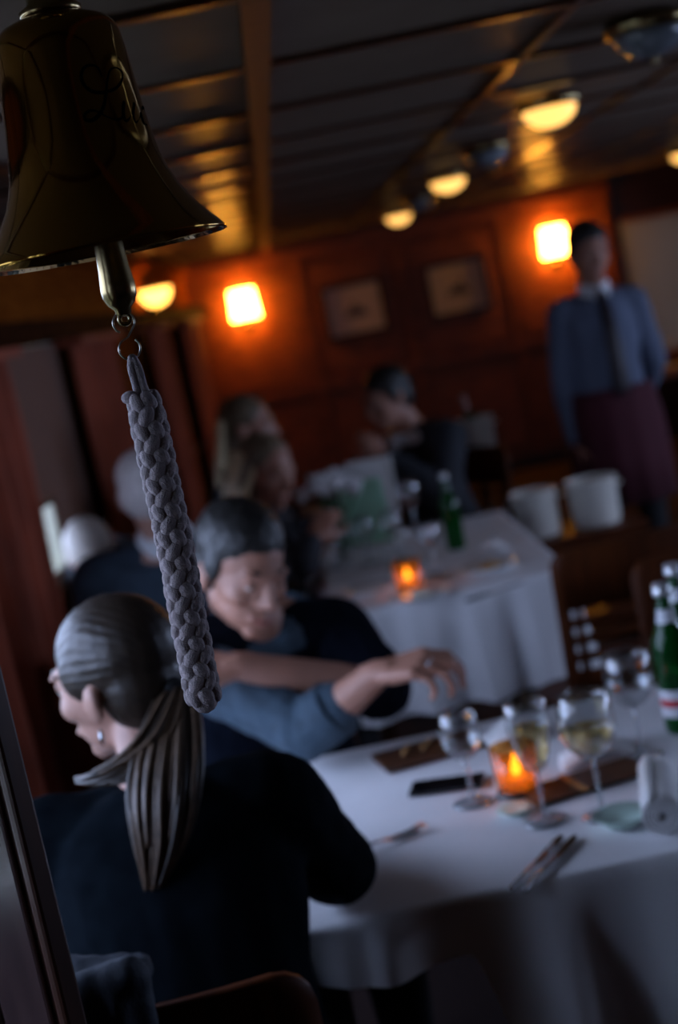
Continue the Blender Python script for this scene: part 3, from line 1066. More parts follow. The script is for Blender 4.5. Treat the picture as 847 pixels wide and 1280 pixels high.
# ------------------------------------------------------------------ tableware
def wine_glass(label, base, h, rb, kind='wine', wine=0.0, group='stemmed glasses on the front table', lean=0.0):
    t = thing('wine_glass', label, 'wine glass', base, group)
    rf = 0.036
    put('foot', MB().lathe([(0.001, 0.0), (rf, 0.0), (rf, 0.0018), (0.012, 0.005), (0.0045, 0.010), (0.001, 0.011)], seg=32).mesh('foot'), 'stem_glass', t, local=True)
    hs = h * (0.47 if kind == 'wine' else 0.40)
    put('stem', MB().lathe([(0.001, 0.008), (0.0045, 0.010), (0.0036, hs * 0.5), (0.0042, hs - 0.004), (0.001, hs)], seg=14).mesh('stem'), 'stem_glass', t, local=True)
    if kind == 'wine':
        sh = [(0.05, 0.0), (0.45, 0.06), (0.80, 0.22), (0.97, 0.42), (1.0, 0.55), (0.95, 0.75), (0.82, 1.0)]
    else:
        sh = [(0.08, 0.0), (0.50, 0.08), (0.80, 0.28), (0.95, 0.55), (1.0, 0.78), (0.98, 1.0)]
    hb_ = h - hs
    pr = [(r * rb, hs + q * hb_) for r, q in sh]
    inn = [(max(0.001, r - 0.0012), z + 0.0008) for r, z in pr]
    put('bowl', MB().lathe(pr + list(reversed(inn)), seg=36, cap=False).mesh('bowl'), 'glass', t, local=True)
    if wine > 0:
        top = hs + wine * hb_
        w = []
        for r, z in inn:
            if z <= top:
                w.append((max(0.0008, r - 0.0006), z + 0.001))
        if len(w) > 1:
            r1 = w[-1][0] + 0.001
            w.append((min(rb * 0.97, r1 * 1.05), top))
            put('white_wine', MB().lathe(w + [(0.001, top + 0.0002)], seg=32).mesh('white_wine'), 'wine', t, local=True)
    return t


def tb(px, py):
    p = on(px, py, ZC)
    return V((p.x, p.y, ZC))


wine_glass('empty wine glass under the man\'s hand, leftmost of the four on the front table', tb(592, 1003), 0.165, 0.036)
wine_glass('slim glass of pale wine in front of the candle', tb(682, 1026), 0.205, 0.035, 'flute', 0.62)
wine_glass('large round wine glass right of the candle', tb(754, 1019), 0.205, 0.047, 'wine', 0.45)
wine_glass('wine glass standing farthest back next to the green bottles', tb(803, 944), 0.190, 0.044, 'wine', 0.0)


def candle(label, base, s=1.0):
    t = thing('candle_holder', label, 'candle holder', base, 'amber candle glasses')
    r, h = 0.040 * s, 0.085 * s
    put('glass_cup', MB().lathe([(0.001, 0.0), (r * 0.86, 0.0), (r * 0.9, 0.004), (r, h), (r - 0.003, h), (r * 0.86, 0.012), (0.001, 0.010)], seg=32).mesh('glass_cup'), 'amber_glass', t, local=True)
    put('dark_foot', MB().lathe([(0.001, -0.0), (r * 0.95, 0.0), (r * 0.97, 0.009), (r * 0.92, 0.0095), (r * 0.90, 0.001), (0.001, 0.001)], seg=32).mesh('dark_foot'), 'black_plastic', t, local=True)
    put('wax', MB().lathe([(0.001, 0.0125), (0.020 * s, 0.0125), (0.020 * s, 0.030 * s), (0.001, 0.029 * s)], seg=24).mesh('wax'), 'wax', t, local=True)
    put('wick', MB().tube([(0, 0, 0.028 * s), (0.001, 0, 0.036 * s)], 0.0008, 6).mesh('wick'), 'black_plastic', t, local=True)
    put('flame', MB().lathe([(0.0008, 0.031 * s), (0.0080 * s, 0.037 * s), (0.0095 * s, 0.043 * s), (0.0060 * s, 0.056 * s), (0.0008, 0.072 * s)], seg=16).mesh('flame'), 'flame', t, local=True)
    L = bpy.data.lights.new('candle_light', 'POINT')
    L.energy = 0.22
    L.color = (1.0, 0.52, 0.18)
    L.shadow_soft_size = 0.012
    lo = bpy.data.objects.new('candle_light', L)
    col.objects.link(lo)
    lo.parent = t
    lo.location = (0, 0, 0.05 * s)
    return t


candle('amber glass candle burning among the wine glasses on the front table', tb(650, 990))
candle('amber glass candle burning on the second table below the menu', V((on(513, 738, ZC).x, on(513, 738, ZC).y, ZC)), 1.05)

# phone
p0, p1 = tb(516, 994), tb(606, 982)
a = math.atan2((p1 - p0).y, (p1 - p0).x)
c = (p0 + p1) / 2
t = thing('mobile_phone', 'black mobile phone lying flat beside the leftmost wine glass', 'phone', (c.x, c.y + 0.02, ZC), None, a)
put('phone_body', MB().box((0, 0, 0.0045), (0.135, 0.068, 0.008)).mesh('phone_body', False), 'black_plastic', t, local=True, bevel=0.003)
put('phone_screen', MB().box((0, 0, 0.0088), (0.118, 0.060, 0.0008)).mesh('phone_screen', False), 'screen_glass', t, local=True)


def flat_outline(poly, th, z0=0.0):
    n = len(poly)
    return MB().add([(x, y, z0) for x, y in poly] + [(x, y, z0 + th) for x, y in poly],
                    [list(range(n - 1, -1, -1)), list(range(n, 2 * n))] + [[i, (i + 1) % n, n + (i + 1) % n, n + i] for i in range(n)])


def knife(label, pa, pb, shift):
    pa, pb = V(pa), V(pb)
    d = pb - pa
    a = math.atan2(d.y, d.x)
    n = V((-math.sin(a), math.cos(a), 0)) * shift
    L = 0.205
    c = (pa + pb) / 2 + n
    t = thing('table_knife', label, 'knife', (c.x, c.y, ZC), 'pair of knives on the front table', a)
    hx = -L / 2
    put('handle', MB().tube([(hx, 0, 0.0048), (hx + 0.01, 0, 0.0052), (hx + 0.05, 0, 0.0050), (hx + 0.095, 0, 0.0042)], [0.004, 0.0052, 0.0048, 0.0035], 10).mesh('handle'), 'steel', t, local=True)
    put('blade', flat_outline([(hx + 0.09, -0.004), (hx + 0.10, -0.008), (L / 2 - 0.03, -0.0095), (L / 2 - 0.004, -0.004), (L / 2, 0.004), (L / 2 - 0.02, 0.007), (hx + 0.09, 0.005)], 0.0018, 0.003).mesh('blade', False), 'steel', t, local=True)


ka, kb = tb(646, 1118), tb(712, 1046)
knife('steel table knife at the front table edge, the left of a pair', ka, kb, 0.011)
knife('steel table knife at the front table edge, the right of a pair', ka, kb, -0.012)


def fork(label, pa, pb):
    pa, pb = V(pa), V(pb)
    d = pb - pa
    a = math.atan2(d.y, d.x)
    t = thing('table_fork', label, 'fork', ((pa + pb) / 2).to_tuple()[:2] + (ZC,), None, a)
    L = 0.19
    put('handle', MB().tube([(-L / 2, 0, 0.004), (-L / 2 + 0.02, 0, 0.004), (-0.01, 0, 0.010), (0.025, 0, 0.006)], [0.0035, 0.0048, 0.0026, 0.0034], 8).mesh('handle'), 'steel', t, local=True)
    put('head', MB().ell((0.034, 0, 0.0045), (0.014, 0.012, 0.0022), None, 14, 6).mesh('head'), 'steel', t, local=True)
    for k in range(4):
        y = -0.0095 + 0.00633 * k
        put('tine', MB().tube([(0.040, y * 0.9, 0.004), (0.065, y, 0.0035), (0.094, y, 0.009)], [0.0022, 0.0019, 0.0011], 6).mesh('tine'), 'steel', t, local=True)


fork('steel fork lying by the woman\'s elbow', tb(424, 1079), tb(520, 1040))

# rolled napkin at the right edge
pa, pb = tb(832, 1045), tb(822, 962)
d = V((pb.x - pa.x, pb.y - pa.y, 0)).normalized()
r = 0.030
t = thing('rolled_napkin', 'thick rolled white napkin at the right end of the front table', 'napkin', (pa.x, pa.y, ZC))
n = V((-d.y, d.x, 0))
spiral = []
for i in range(90):
    a = i / 89 * 2 * PI * 4.2
    rr = r * (0.22 + 0.78 * i / 89)
    spiral.append((rr * math.cos(a), rr * math.sin(a) + r + 0.001))
vs, fs = [], []
for k in range(6):
    for (q, w) in spiral:
        vs.append(V((pa.x, pa.y, ZC)) + n * q + V((0, 0, w)) + d * (0.21 * k / 5))
for k in range(5):
    for i in range(89):
        b = k * 90 + i
        fs.append([b, b + 1, b + 91, b + 90])
MB().add(vs, fs).build('rolled_cloth', 'napkin', t, smooth=True, solid=0.0045)


def bottle(label, base, h=0.27, r=0.036, labels=True, group='green glass bottles'):
    t = thing('green_bottle', label, 'bottle', base, group)
    pr = [(0.001, 0.0), (r * 0.93, 0.0), (r, 0.008), (r, h * 0.55), (r * 0.95, h * 0.61), (r * 0.72, h * 0.69), (r * 0.46, h * 0.76), (r * 0.37, h * 0.84), (r * 0.35, h * 0.94), (0.001, h * 0.945)]
    put('bottle_glass', MB().lathe(pr, seg=32).mesh('bottle_glass'), 'green_glass', t, local=True)
    put('cap', MB().lathe([(0.001, h * 0.925), (r * 0.44, h * 0.925), (r * 0.46, h * 0.935), (r * 0.43, h), (0.001, h + 0.001)], seg=24).mesh('cap'), 'foil', t, local=True)
    if labels:
        put('paper_label', MB().lathe([(r * 1.004, h * 0.12), (r * 1.008, h * 0.125), (r * 1.008, h * 0.30), (r * 1.004, h * 0.305)], seg=32, cap=False).mesh('paper_label'), 'label_white', t, local=True)
        put('label_band', MB().lathe([(r * 1.010, h * 0.19), (r * 1.014, h * 0.195), (r * 1.014, h * 0.235), (r * 1.010, h * 0.24)], seg=32, cap=False).mesh('label_band'), 'label_red', t, local=True)
        put('neck_label', MB().lathe([(r * 0.52, h * 0.745), (r * 0.50, h * 0.75), (r * 0.40, h * 0.83), (r * 0.39, h * 0.835)], seg=24, cap=False).mesh('neck_label'), 'label_white', t, local=True)
    return t


b1 = at(861, 935, 2.66)
bottle('green mineral water bottle nearest the right edge of the front table', (b1.x, b1.y, ZC), 0.275, 0.036)
b2 = at(866, 905, 2.80)
bottle('green mineral water bottle partly hidden behind another at the right edge', (b2.x + 0.012, b2.y, ZC), 0.275, 0.036)


def dish(label, base, r, mat, h=0.014, group=None, food=None, name='side_plate', cat='plate'):
    t = thing(name, label, cat, base, group)
    put('plate_rim', MB().lathe([(0.001, 0.0), (r * 0.55, 0.0), (r * 0.62, 0.004), (r, h), (r, h + 0.002), (r * 0.60, 0.0065), (0.001, 0.005)], seg=36).mesh('plate_rim'), mat, t, local=True)
    if food:
        mb = MB()
        for k in range(food[1]):
            a = rnd.uniform(0, 6.28)
            q = rnd.uniform(0, r * 0.35)
            mb.ell((q * math.cos(a), q * math.sin(a), 0.012), (0.020, 0.016, 0.010), None, 12, 8)
        put('leftover_food', remesh(mb, 0.004, 2), food[0], t, local=True)
    return t


dish('pale green glass dish left of the rolled napkin', tb(790, 1034) + V((-0.01, 0.02, 0)), 0.045, 'pale_green', 0.018, 'small dishes')
dish('small pale dish right under the front candle', tb(660, 1004) + V((-0.028, -0.032, 0)), 0.030, 'pale_green', 0.008, 'small dishes')
# menu folder and bread board
c = tb(735, 986)
t = thing('menu_folder', 'brown leather menu folder lying behind the round wine glass', 'menu', (c.x, c.y + 0.03, ZC), None, 0.25)
put('cover', MB().box((0, 0, 0.003), (0.22, 0.10, 0.004)).mesh('cover', False), 'leather_brown', t, local=True, bevel=0.002)
put('pages', MB().box((0.0, 0, 0.0062), (0.20, 0.09, 0.002)).mesh('pages', False), 'leather_brown', t, local=True)
put('spine_strap', MB().box((-0.02, 0, 0.0076), (0.012, 0.102, 0.001)).mesh('spine_strap', False), 'bread', t, local=True)
c = tb(535, 942)
t = thing('bread_board', 'dark wooden board with bread crusts beside the man\'s forearm', 'board', (c.x, c.y, ZC), None, 0.2)
put('board', MB().box((0, 0, 0.006), (0.20, 0.12, 0.010)).mesh('board', False), 'leather_brown', t, local=True, bevel=0.003)
for k in range(3):
    put('bread_crust', remesh(MB().capsule((-0.05 + 0.04 * k, -0.01, 0.0175), 0.0055, (-0.03 + 0.045 * k, 0.025, 0.018), 0.0045), 0.003, 3), 'bread', t, local=True)


def folded_napkin(label, base, s, seed, group='crumpled napkins'):
    t = thing('napkin', label, 'napkin', base, group)
    n = 22
    vs, fs = [], []
    for i in range(n + 1):
        for j in range(n + 1):
            x, y = (i / n - 0.5) * s, (j / n - 0.5) * s * 0.8
            rr = math.hypot(x, y) / (s * 0.6)
            z = max(0.0, (0.45 * s * (1 - rr) * (0.6 + 0.7 * abs(noise.noise(V((x * 22 + seed, y * 22, seed)))) + 0.35 * noise.noise(V((x * 9, y * 9, seed))))))
            q = 1 - 0.35 * noise.noise(V((x * 12, y * 12 + seed, 2)))
            vs.append((x * q, y * q, z + 0.002))
    for i in range(n):
        for j in range(n):
            a = i * (n + 1) + j
            fs.append([a, a + 1, a + n + 2, a + n + 1])
    put('napkin_cloth', MB().add(vs, fs).mesh('napkin_cloth'), 'napkin', t, local=True, solid=0.003)


folded_napkin('crumpled white napkin just behind the man\'s hand and the candle', tb(618, 925) + V((0.04, -0.02, 0)), 0.11, 2.2)
folded_napkin('crumpled white napkin behind the round wine glass', tb(755, 934) + V((-0.02, -0.03, 0)), 0.13, 6.1)

# ---- second table
G2 = 'glasses on the second table'
for (px, py, h, rr, lab) in ((418, 712, 0.15, 0.034, 'wine glass at the left rim of the second table by the guest\'s elbow'), (462, 704, 0.16, 0.036, 'wine glass right below the green menu card'),
                             (497, 700, 0.17, 0.036, 'wine glass just behind the farther candle'), (545, 716, 0.16, 0.036, 'wine glass right beside the farther candle'),
                             (520, 662, 0.19, 0.038, 'tall wine glass in front of the suited man')):
    wine_glass(lab, tb(px, py), h, rr, 'wine', 0.0, G2)
dish('white plate with leftovers in front of the farther candle', tb(523, 748), 0.085, 'china', 0.016, 'plates on the second table', ('butter_cream', 6))
dish('pale bluish plate at the left edge of the second table', tb(446, 744) + V((0.045, 0, 0)), 0.080, 'china', 0.016, 'plates on the second table')
dish('plate of bread at the right side of the second table', tb(612, 712), 0.085, 'china', 0.016, 'plates on the second table', ('bread', 9))
c = tb(632, 738)
t = thing('table_knife', 'dark knife lying along the right edge of the second table', 'knife', (c.x - 0.03, c.y, ZC), None, 0.5)
put('handle', MB().tube([(-0.10, 0, 0.005), (-0.05, 0, 0.0055), (-0.005, 0, 0.004)], [0.005, 0.0058, 0.004], 8).mesh('handle'), 'black_plastic', t, local=True)
put('blade', flat_outline([(-0.008, -0.006), (0.08, -0.009), (0.108, 0.0), (0.09, 0.006), (-0.008, 0.005)], 0.0018, 0.003).mesh('blade', False), 'steel', t, local=True)
bottle('green bottle standing half hidden behind the menu card', (0.105, 5.42, ZC), 0.27, 0.036, False)
b = at(572, 690, 4.95)
bottle('slim green bottle with silver cap right of the second table\'s glasses', (b.x, b.y, ZC), 0.255, 0.032, False)
c = V((0.21, 5.30, ZC))
t = thing('menu_card', 'upright white and green folded menu card on the second table', 'menu', c, None, -0.42)
for sgn, nm in ((-1, 'front_leaf'), (1, 'back_leaf')):
    mt = Matrix.Rotation(math.radians(-8 * sgn), 3, 'X')
    o = put(nm, MB().box(mt @ V((0, 0, 0.155)) + V((0, sgn * 0.024, 0)), (0.175, 0.003, 0.31), mat=mt).mesh(nm, False), 'paper', t, local=True)
mt = Matrix.Rotation(math.radians(8), 3, 'X')
put('green_print', MB().box(mt @ V((0.0, -0.0022, 0.14)) + V((0, -0.024, 0)), (0.160, 0.0015, 0.235), mat=mt).mesh('green_print', False), 'menu_green', t, local=True)
# bouquet of white flowers
c = V((0.075, 5.12, ZC))
t = thing('flower_vase', 'vase of loose white flowers left of the menu card', 'flowers', c)
put('vase', MB().lathe([(0.001, 0.0), (0.030, 0.0), (0.034, 0.02), (0.022, 0.09), (0.030, 0.13), (0.027, 0.13), (0.019, 0.09), (0.030, 0.02), (0.001, 0.006)], seg=24).mesh('vase'), 'glass', t, local=True)
pet = MB().ell((0, 0, 0), (0.015, 0.006, 0.024), Matrix.Translation((0, 0.014, 0.018)) @ Matrix.Rotation(math.radians(-38), 4, 'X'), 8, 5).mesh('petal')
for k in range(22):
    a, q = rnd.uniform(0, 6.28), rnd.uniform(0.02, 0.10)
    tip = V((q * math.cos(a), q * math.sin(a) * 0.7, 0.30 - q * 0.9 + rnd.uniform(-0.03, 0.03)))
    st = put('flower', MB().tube([(0.006 * math.cos(a), 0.006 * math.sin(a), 0.02), (0.012 * math.cos(a), 0.012 * math.sin(a), 0.12), tip * 0.8 + V((0, 0, 0.02)), tip], 0.0018, 6).mesh('flower'), 'stem_green', t, local=True)
    for m_ in range(6):
        o = put('petal', pet, 'petal', st, local=True)
        o.matrix_local = Matrix.Translation(tip) @ Matrix.Rotation(rnd.uniform(-0.5, 0.5), 4, 'X') @ Matrix.Rotation(2 * PI * m_ / 6, 4, 'Z')
folded_napkin('stiff folded white napkin in front of the suited man', tb(470, 690) + V((0.06, 0.25, 0)), 0.14, 3.7, 'napkins on the second table')
folded_napkin('white napkin dropped at the right corner of the second table', V((0.545, 4.78, ZC)), 0.10, 9.4, 'napkins on the second table')

# ------------------------------------------------------------------ serving stands behind the tables
x0, x1, y0, y1 = 0.745, 1.25, 5.64, 5.98
t = thing('serving_sideboard', 'low brown wooden sideboard holding two white tubs', 'sideboard', ((x0 + x1) / 2, (y0 + y1) / 2, 0))
MB().bx(x0, x1, y0, y1, 0.555, 0.580).build('worktop', 'chair_wood', t, bevel=0.004)
for sx in (x0 + 0.03, x1 - 0.03):
    for sy in (y0 + 0.03, y1 - 0.03):
        MB().bx(sx - 0.02, sx + 0.02, sy - 0.02, sy + 0.02, 0, 0.555).build('leg', 'chair_wood', t)
MB().bx(x0 + 0.02, x1 - 0.02, y0 + 0.01, y0 + 0.03, 0.42, 0.555).build('front_panel', 'chair_wood', t)
MB().bx(x0 + 0.01, x1 - 0.01, y0 + 0.02, y1 - 0.02, 0.20, 0.22).build('shelf', 'chair_wood', t)


def tub(label, base, r, h, mat='enamel_white', name='white_tub', cat='tub', group='white tubs on the sideboard'):
    t = thing(name, label, cat, base, group)
    put('tub_wall', MB().lathe([(0.001, 0.0), (r * 0.90, 0.0), (r * 0.92, 0.004), (r, h - 0.008), (r * 1.03, h - 0.006), (r * 1.03, h), (r * 0.97, h), (r * 0.89, 0.01), (0.001, 0.008)], seg=36).mesh('tub_wall'), mat, t, local=True)
    for s in (-1, 1):
        put('handle', MB().tube([(s * r, -0.02, h * 0.80), (s * (r + 0.016), -0.012, h * 0.80), (s * (r + 0.018), 0.0, h * 0.80), (s * (r + 0.016), 0.012, h * 0.80), (s * r, 0.02, h * 0.80)], 0.004, 8).mesh('handle'), mat, t, local=True)
    return t


tub('greyish white tub on the sideboard, left of two', (0.855, 5.80, 0.581), 0.090, 0.176)
tub('brighter cream tub on the sideboard in front of the waiter\'s apron', (1.085, 5.80, 0.581), 0.098, 0.178)

b = at(603, 597, 6.62)
t = thing('bucket_stand', 'slim dark pedestal stand carrying the ice bucket', 'stand', (b.x, b.y, 0))
put('pedestal_top', MB().lathe([(0.001, 0.805), (0.115, 0.805), (0.12, 0.812), (0.115, 0.82), (0.001, 0.82)], seg=32).mesh('pedestal_top'), 'dark_wood', t, local=True)
put('column', MB().lathe([(0.001, 0.02), (0.022, 0.02), (0.018, 0.4), (0.024, 0.805), (0.001, 0.806)], seg=20).mesh('column'), 'dark_wood', t, local=True)
put('foot_plate', MB().lathe([(0.001, 0.0), (0.13, 0.0), (0.13, 0.01), (0.03, 0.024), (0.001, 0.024)], seg=32).mesh('foot_plate'), 'dark_wood', t, local=True)
tub('white ice bucket beside the suited man at the far table', (b.x + 0.012, b.y, 0.821), 0.080, 0.185, 'enamel_white', 'ice_bucket', 'bucket', None)
bt = thing('wine_bottle', 'foil-necked bottle leaning in the white ice bucket', 'bottle', (b.x + 0.016, b.y, 0.834))
bt.rotation_euler = (0, math.radians(-8), 0)
put('bottle_glass', MB().lathe([(0.001, 0.0), (0.030, 0.0), (0.032, 0.006), (0.032, 0.16), (0.014, 0.21), (0.0125, 0.27), (0.001, 0.271)], seg=24).mesh('bottle_glass'), 'green_glass', bt, local=True)
plain('pink_foil', (0.42, 0.22, 0.18), 0.4, 0.3)
put('foil_neck', MB().lathe([(0.0152, 0.205), (0.0155, 0.207), (0.0140, 0.272), (0.0135, 0.28), (0.001, 0.281)], seg=20, cap=False).mesh('foil_neck'), 'pink_foil', bt, local=True)

# ------------------------------------------------------------------ people
UPV = V((0, 0, 1))


def head_matrix(c, yaw, pitch=0.0, roll=0.0, s=1.0):
    return (Matrix.Translation(c) @ Matrix.Rotation(math.radians(yaw), 4, 'Z') @ Matrix.Rotation(math.radians(roll), 4, 'Y')
            @ Matrix.Rotation(math.radians(pitch), 4, 'X') @ Matrix.Scale(s, 4))


def head(mb, H, male=True):
    """face towards local -Y, crown up; about 0.235 m from chin to crown"""
    E = lambda c, r: mb.ell(c, r, H, 20, 12)
    E((0, 0.012, 0.038), (0.075, 0.096, 0.084))
    E((0, -0.018, 0.000), (0.066, 0.076, 0.075))
    E((0, -0.026, -0.050), (0.054 if male else 0.049, 0.060, 0.055))
    E((0, -0.062, -0.094), (0.026 if male else 0.021, 0.022, 0.020))
    E((0.040, -0.050, -0.018), (0.024, 0.030, 0.024))
    E((-0.040, -0.050, -0.018), (0.024, 0.030, 0.024))
    E((0, -0.078, 0.030), (0.052, 0.018, 0.013))                         # brow
    for s in (-1, 1):
        E((s * 0.077, 0.020, -0.008), (0.008, 0.019, 0.031))             # ear
        E((s * 0.081, 0.028, 0.002), (0.008, 0.010, 0.020))
        E((s * 0.011, -0.096, -0.030), (0.010, 0.011, 0.009))            # nostril wing
    P = lambda p: H @ V(p)
    sc = H.to_scale()[0]
    mb.capsule(P((0, -0.086, 0.022)), 0.0085 * sc, P((0, -0.108, -0.024)), 0.0125 * sc)   # nose
    mb.capsule(P((-0.020, -0.081, -0.063)), 0.0085 * sc, P((0.020, -0.081, -0.063)), 0.0085 * sc)
    mb.capsule(P((0, -0.088, -0.058)), 0.008 * sc, P((0, -0.086, -0.070)), 0.008 * sc)


def face_parts(H, root, brow, lids=0.4, smile=0.004):
    sc = H.to_scale()[0]
    P = lambda p: H @ V(p)
    for s in (-1, 1):
        e = MB().ell((s * 0.031, -0.0735, 0.008), (0.0125, 0.0125, 0.0115), H, 16, 10).build('eye', 'eye_white', root, smooth=True)
        MB().ell((s * 0.031, -0.0842, 0.006), (0.0055, 0.0025, 0.0055), H, 14, 8).build('iris', 'iris', e, smooth=True)
        MB().ell((s * 0.031, -0.0735, 0.008 + 0.012 * lids), (0.0142, 0.0140, 0.0105), H, 16, 10).build('eyelid', 'skin', root, smooth=True)
        MB().tube([P((s * 0.012, -0.091, 0.030)), P((s * 0.030, -0.087, 0.036)), P((s * 0.049, -0.069, 0.030))], [0.0036 * sc, 0.0046 * sc, 0.0022 * sc], 8).build('eyebrow', brow, root, smooth=True)
    MB().tube([P((-0.027, -0.077, -0.062 + smile)), P((-0.012, -0.0905, -0.0655)), P((0, -0.0935, -0.0665)), P((0.012, -0.0905, -0.0655)), P((0.027, -0.077, -0.062 + smile))], [0.0015 * sc, 0.0038 * sc, 0.0044 * sc, 0.0038 * sc, 0.0015 * sc], 8).build('lips', 'lip', root, smooth=True)


def hand(mb, wrist, d, back, thumb, curl=(18, 28, 20), s=1.0, spread=0.0):
    """d = pointing direction, back = normal of the back of the hand, thumb = side the thumb is on"""
    d = V(d).normalized()
    back = V(back)
    back = (back - d * back.dot(d)).normalized()
    th = V(thumb)
    th = (th - d * th.dot(d) - back * th.dot(back)).normalized()
    w = V(wrist)
    offs = (0.031, 0.0105, -0.0105, -0.030)
    kn = (0.084, 0.090, 0.085, 0.075)
    ln = ((0.044, 0.026, 0.021), (0.048, 0.030, 0.022), (0.045, 0.028, 0.021), (0.035, 0.021, 0.019))
    tips = []
    mb.capsule(w - d * 0.02, 0.024 * s, w + d * 0.02 * s, 0.023 * s)
    for i in range(4):
        k = w + (d * kn[i] + th * offs[i]) * s
        mb.capsule(w + (d * 0.016 + th * offs[i] * 0.55) * s, 0.0145 * s, k, 0.0112 * s)
        mb.capsule(w + (d * 0.03 + th * offs[i] * 0.6 - back * 0.006) * s, 0.013 * s, k - back * 0.004 * s, 0.0105 * s)
        fd = (d + th * offs[i] * (3.0 + spread)).normalized()
        ax = fd.cross(back).normalized()
        p, ang = k, 0.0
        for j in range(3):
            ang += curl[j] * (1 + 0.12 * (i - 1))
            dd = Matrix.Rotation(-math.radians(ang), 3, ax) @ fd
            q = p + dd * ln[i][j] * s
            r0, r1 = (0.0092, 0.0086, 0.0079, 0.0070)[j:j + 2]
            f = 0.9 if i == 3 else 1.0
            mb.capsule(p, r0 * s * f, q, r1 * s * f)
            p = q
        tips.append((p, dd))
    b = w + (d * 0.022 + th * 0.026 - back * 0.006) * s
    m1 = b + (th * 0.62 + d * 0.70 - back * 0.28).normalized() * 0.044 * s
    m2 = m1 + (th * 0.30 + d * 0.92 - back * 0.25).normalized() * 0.034 * s
    m3 = m2 + (th * 0.05 + d * 0.95 - back * 0.25).normalized() * 0.026 * s
    mb.capsule(b, 0.0155 * s, m1, 0.0118 * s)
    mb.capsule(m1, 0.0108 * s, m2, 0.0098 * s)
    mb.capsule(m2, 0.0095 * s, m3, 0.0078 * s)
    return tips


SEC = [(-0.16, 0.135, 0.105), (-0.05, 0.168, 0.125), (0.08, 0.165, 0.125), (0.25, 0.148, 0.112), (0.42, 0.142, 0.104), (0.62, 0.158, 0.112), (0.80, 0.165, 0.108), (0.90, 0.150, 0.092), (0.97, 0.105, 0.075), (1.02, 0.058, 0.056)]


def torso(mb, pel, neck, left, w=1.0, dep=1.0, grow=0.0, lo=-1.0, hi=2.0):
    pel, neck, left = V(pel), V(neck), V(left).normalized()
    ax = neck - pel
    up = ax.normalized()
    lf = (left - up * left.dot(up)).normalized()
    fr = up.cross(lf)
    R = []
    bend = -fr * 0.0
    for t, a, b in SEC:
        if t < lo or t > hi:
            continue
        c = pel + ax * t
        R.append([c + lf * ((a * w + grow) * math.cos(q)) + fr * ((b * dep + grow) * math.sin(q)) for q in [2 * PI * i / 28 for i in range(28)]])
    mb.rings(R)


def legs_seated(pel, f, left, spread=0.085, thigh=0.40, kz=0.545):
    out = []
    for s in (-1, 1):
        hip = V(pel) + left * (0.085 * s)
        hip.z -= 0.01
        knee = V((pel[0], pel[1], 0)) + f * thigh + left * (spread * s) + UPV * kz
        ank = V((knee.x, knee.y, 0.095)) - f * 0.02
        out.append((hip, knee, ank))
    return out


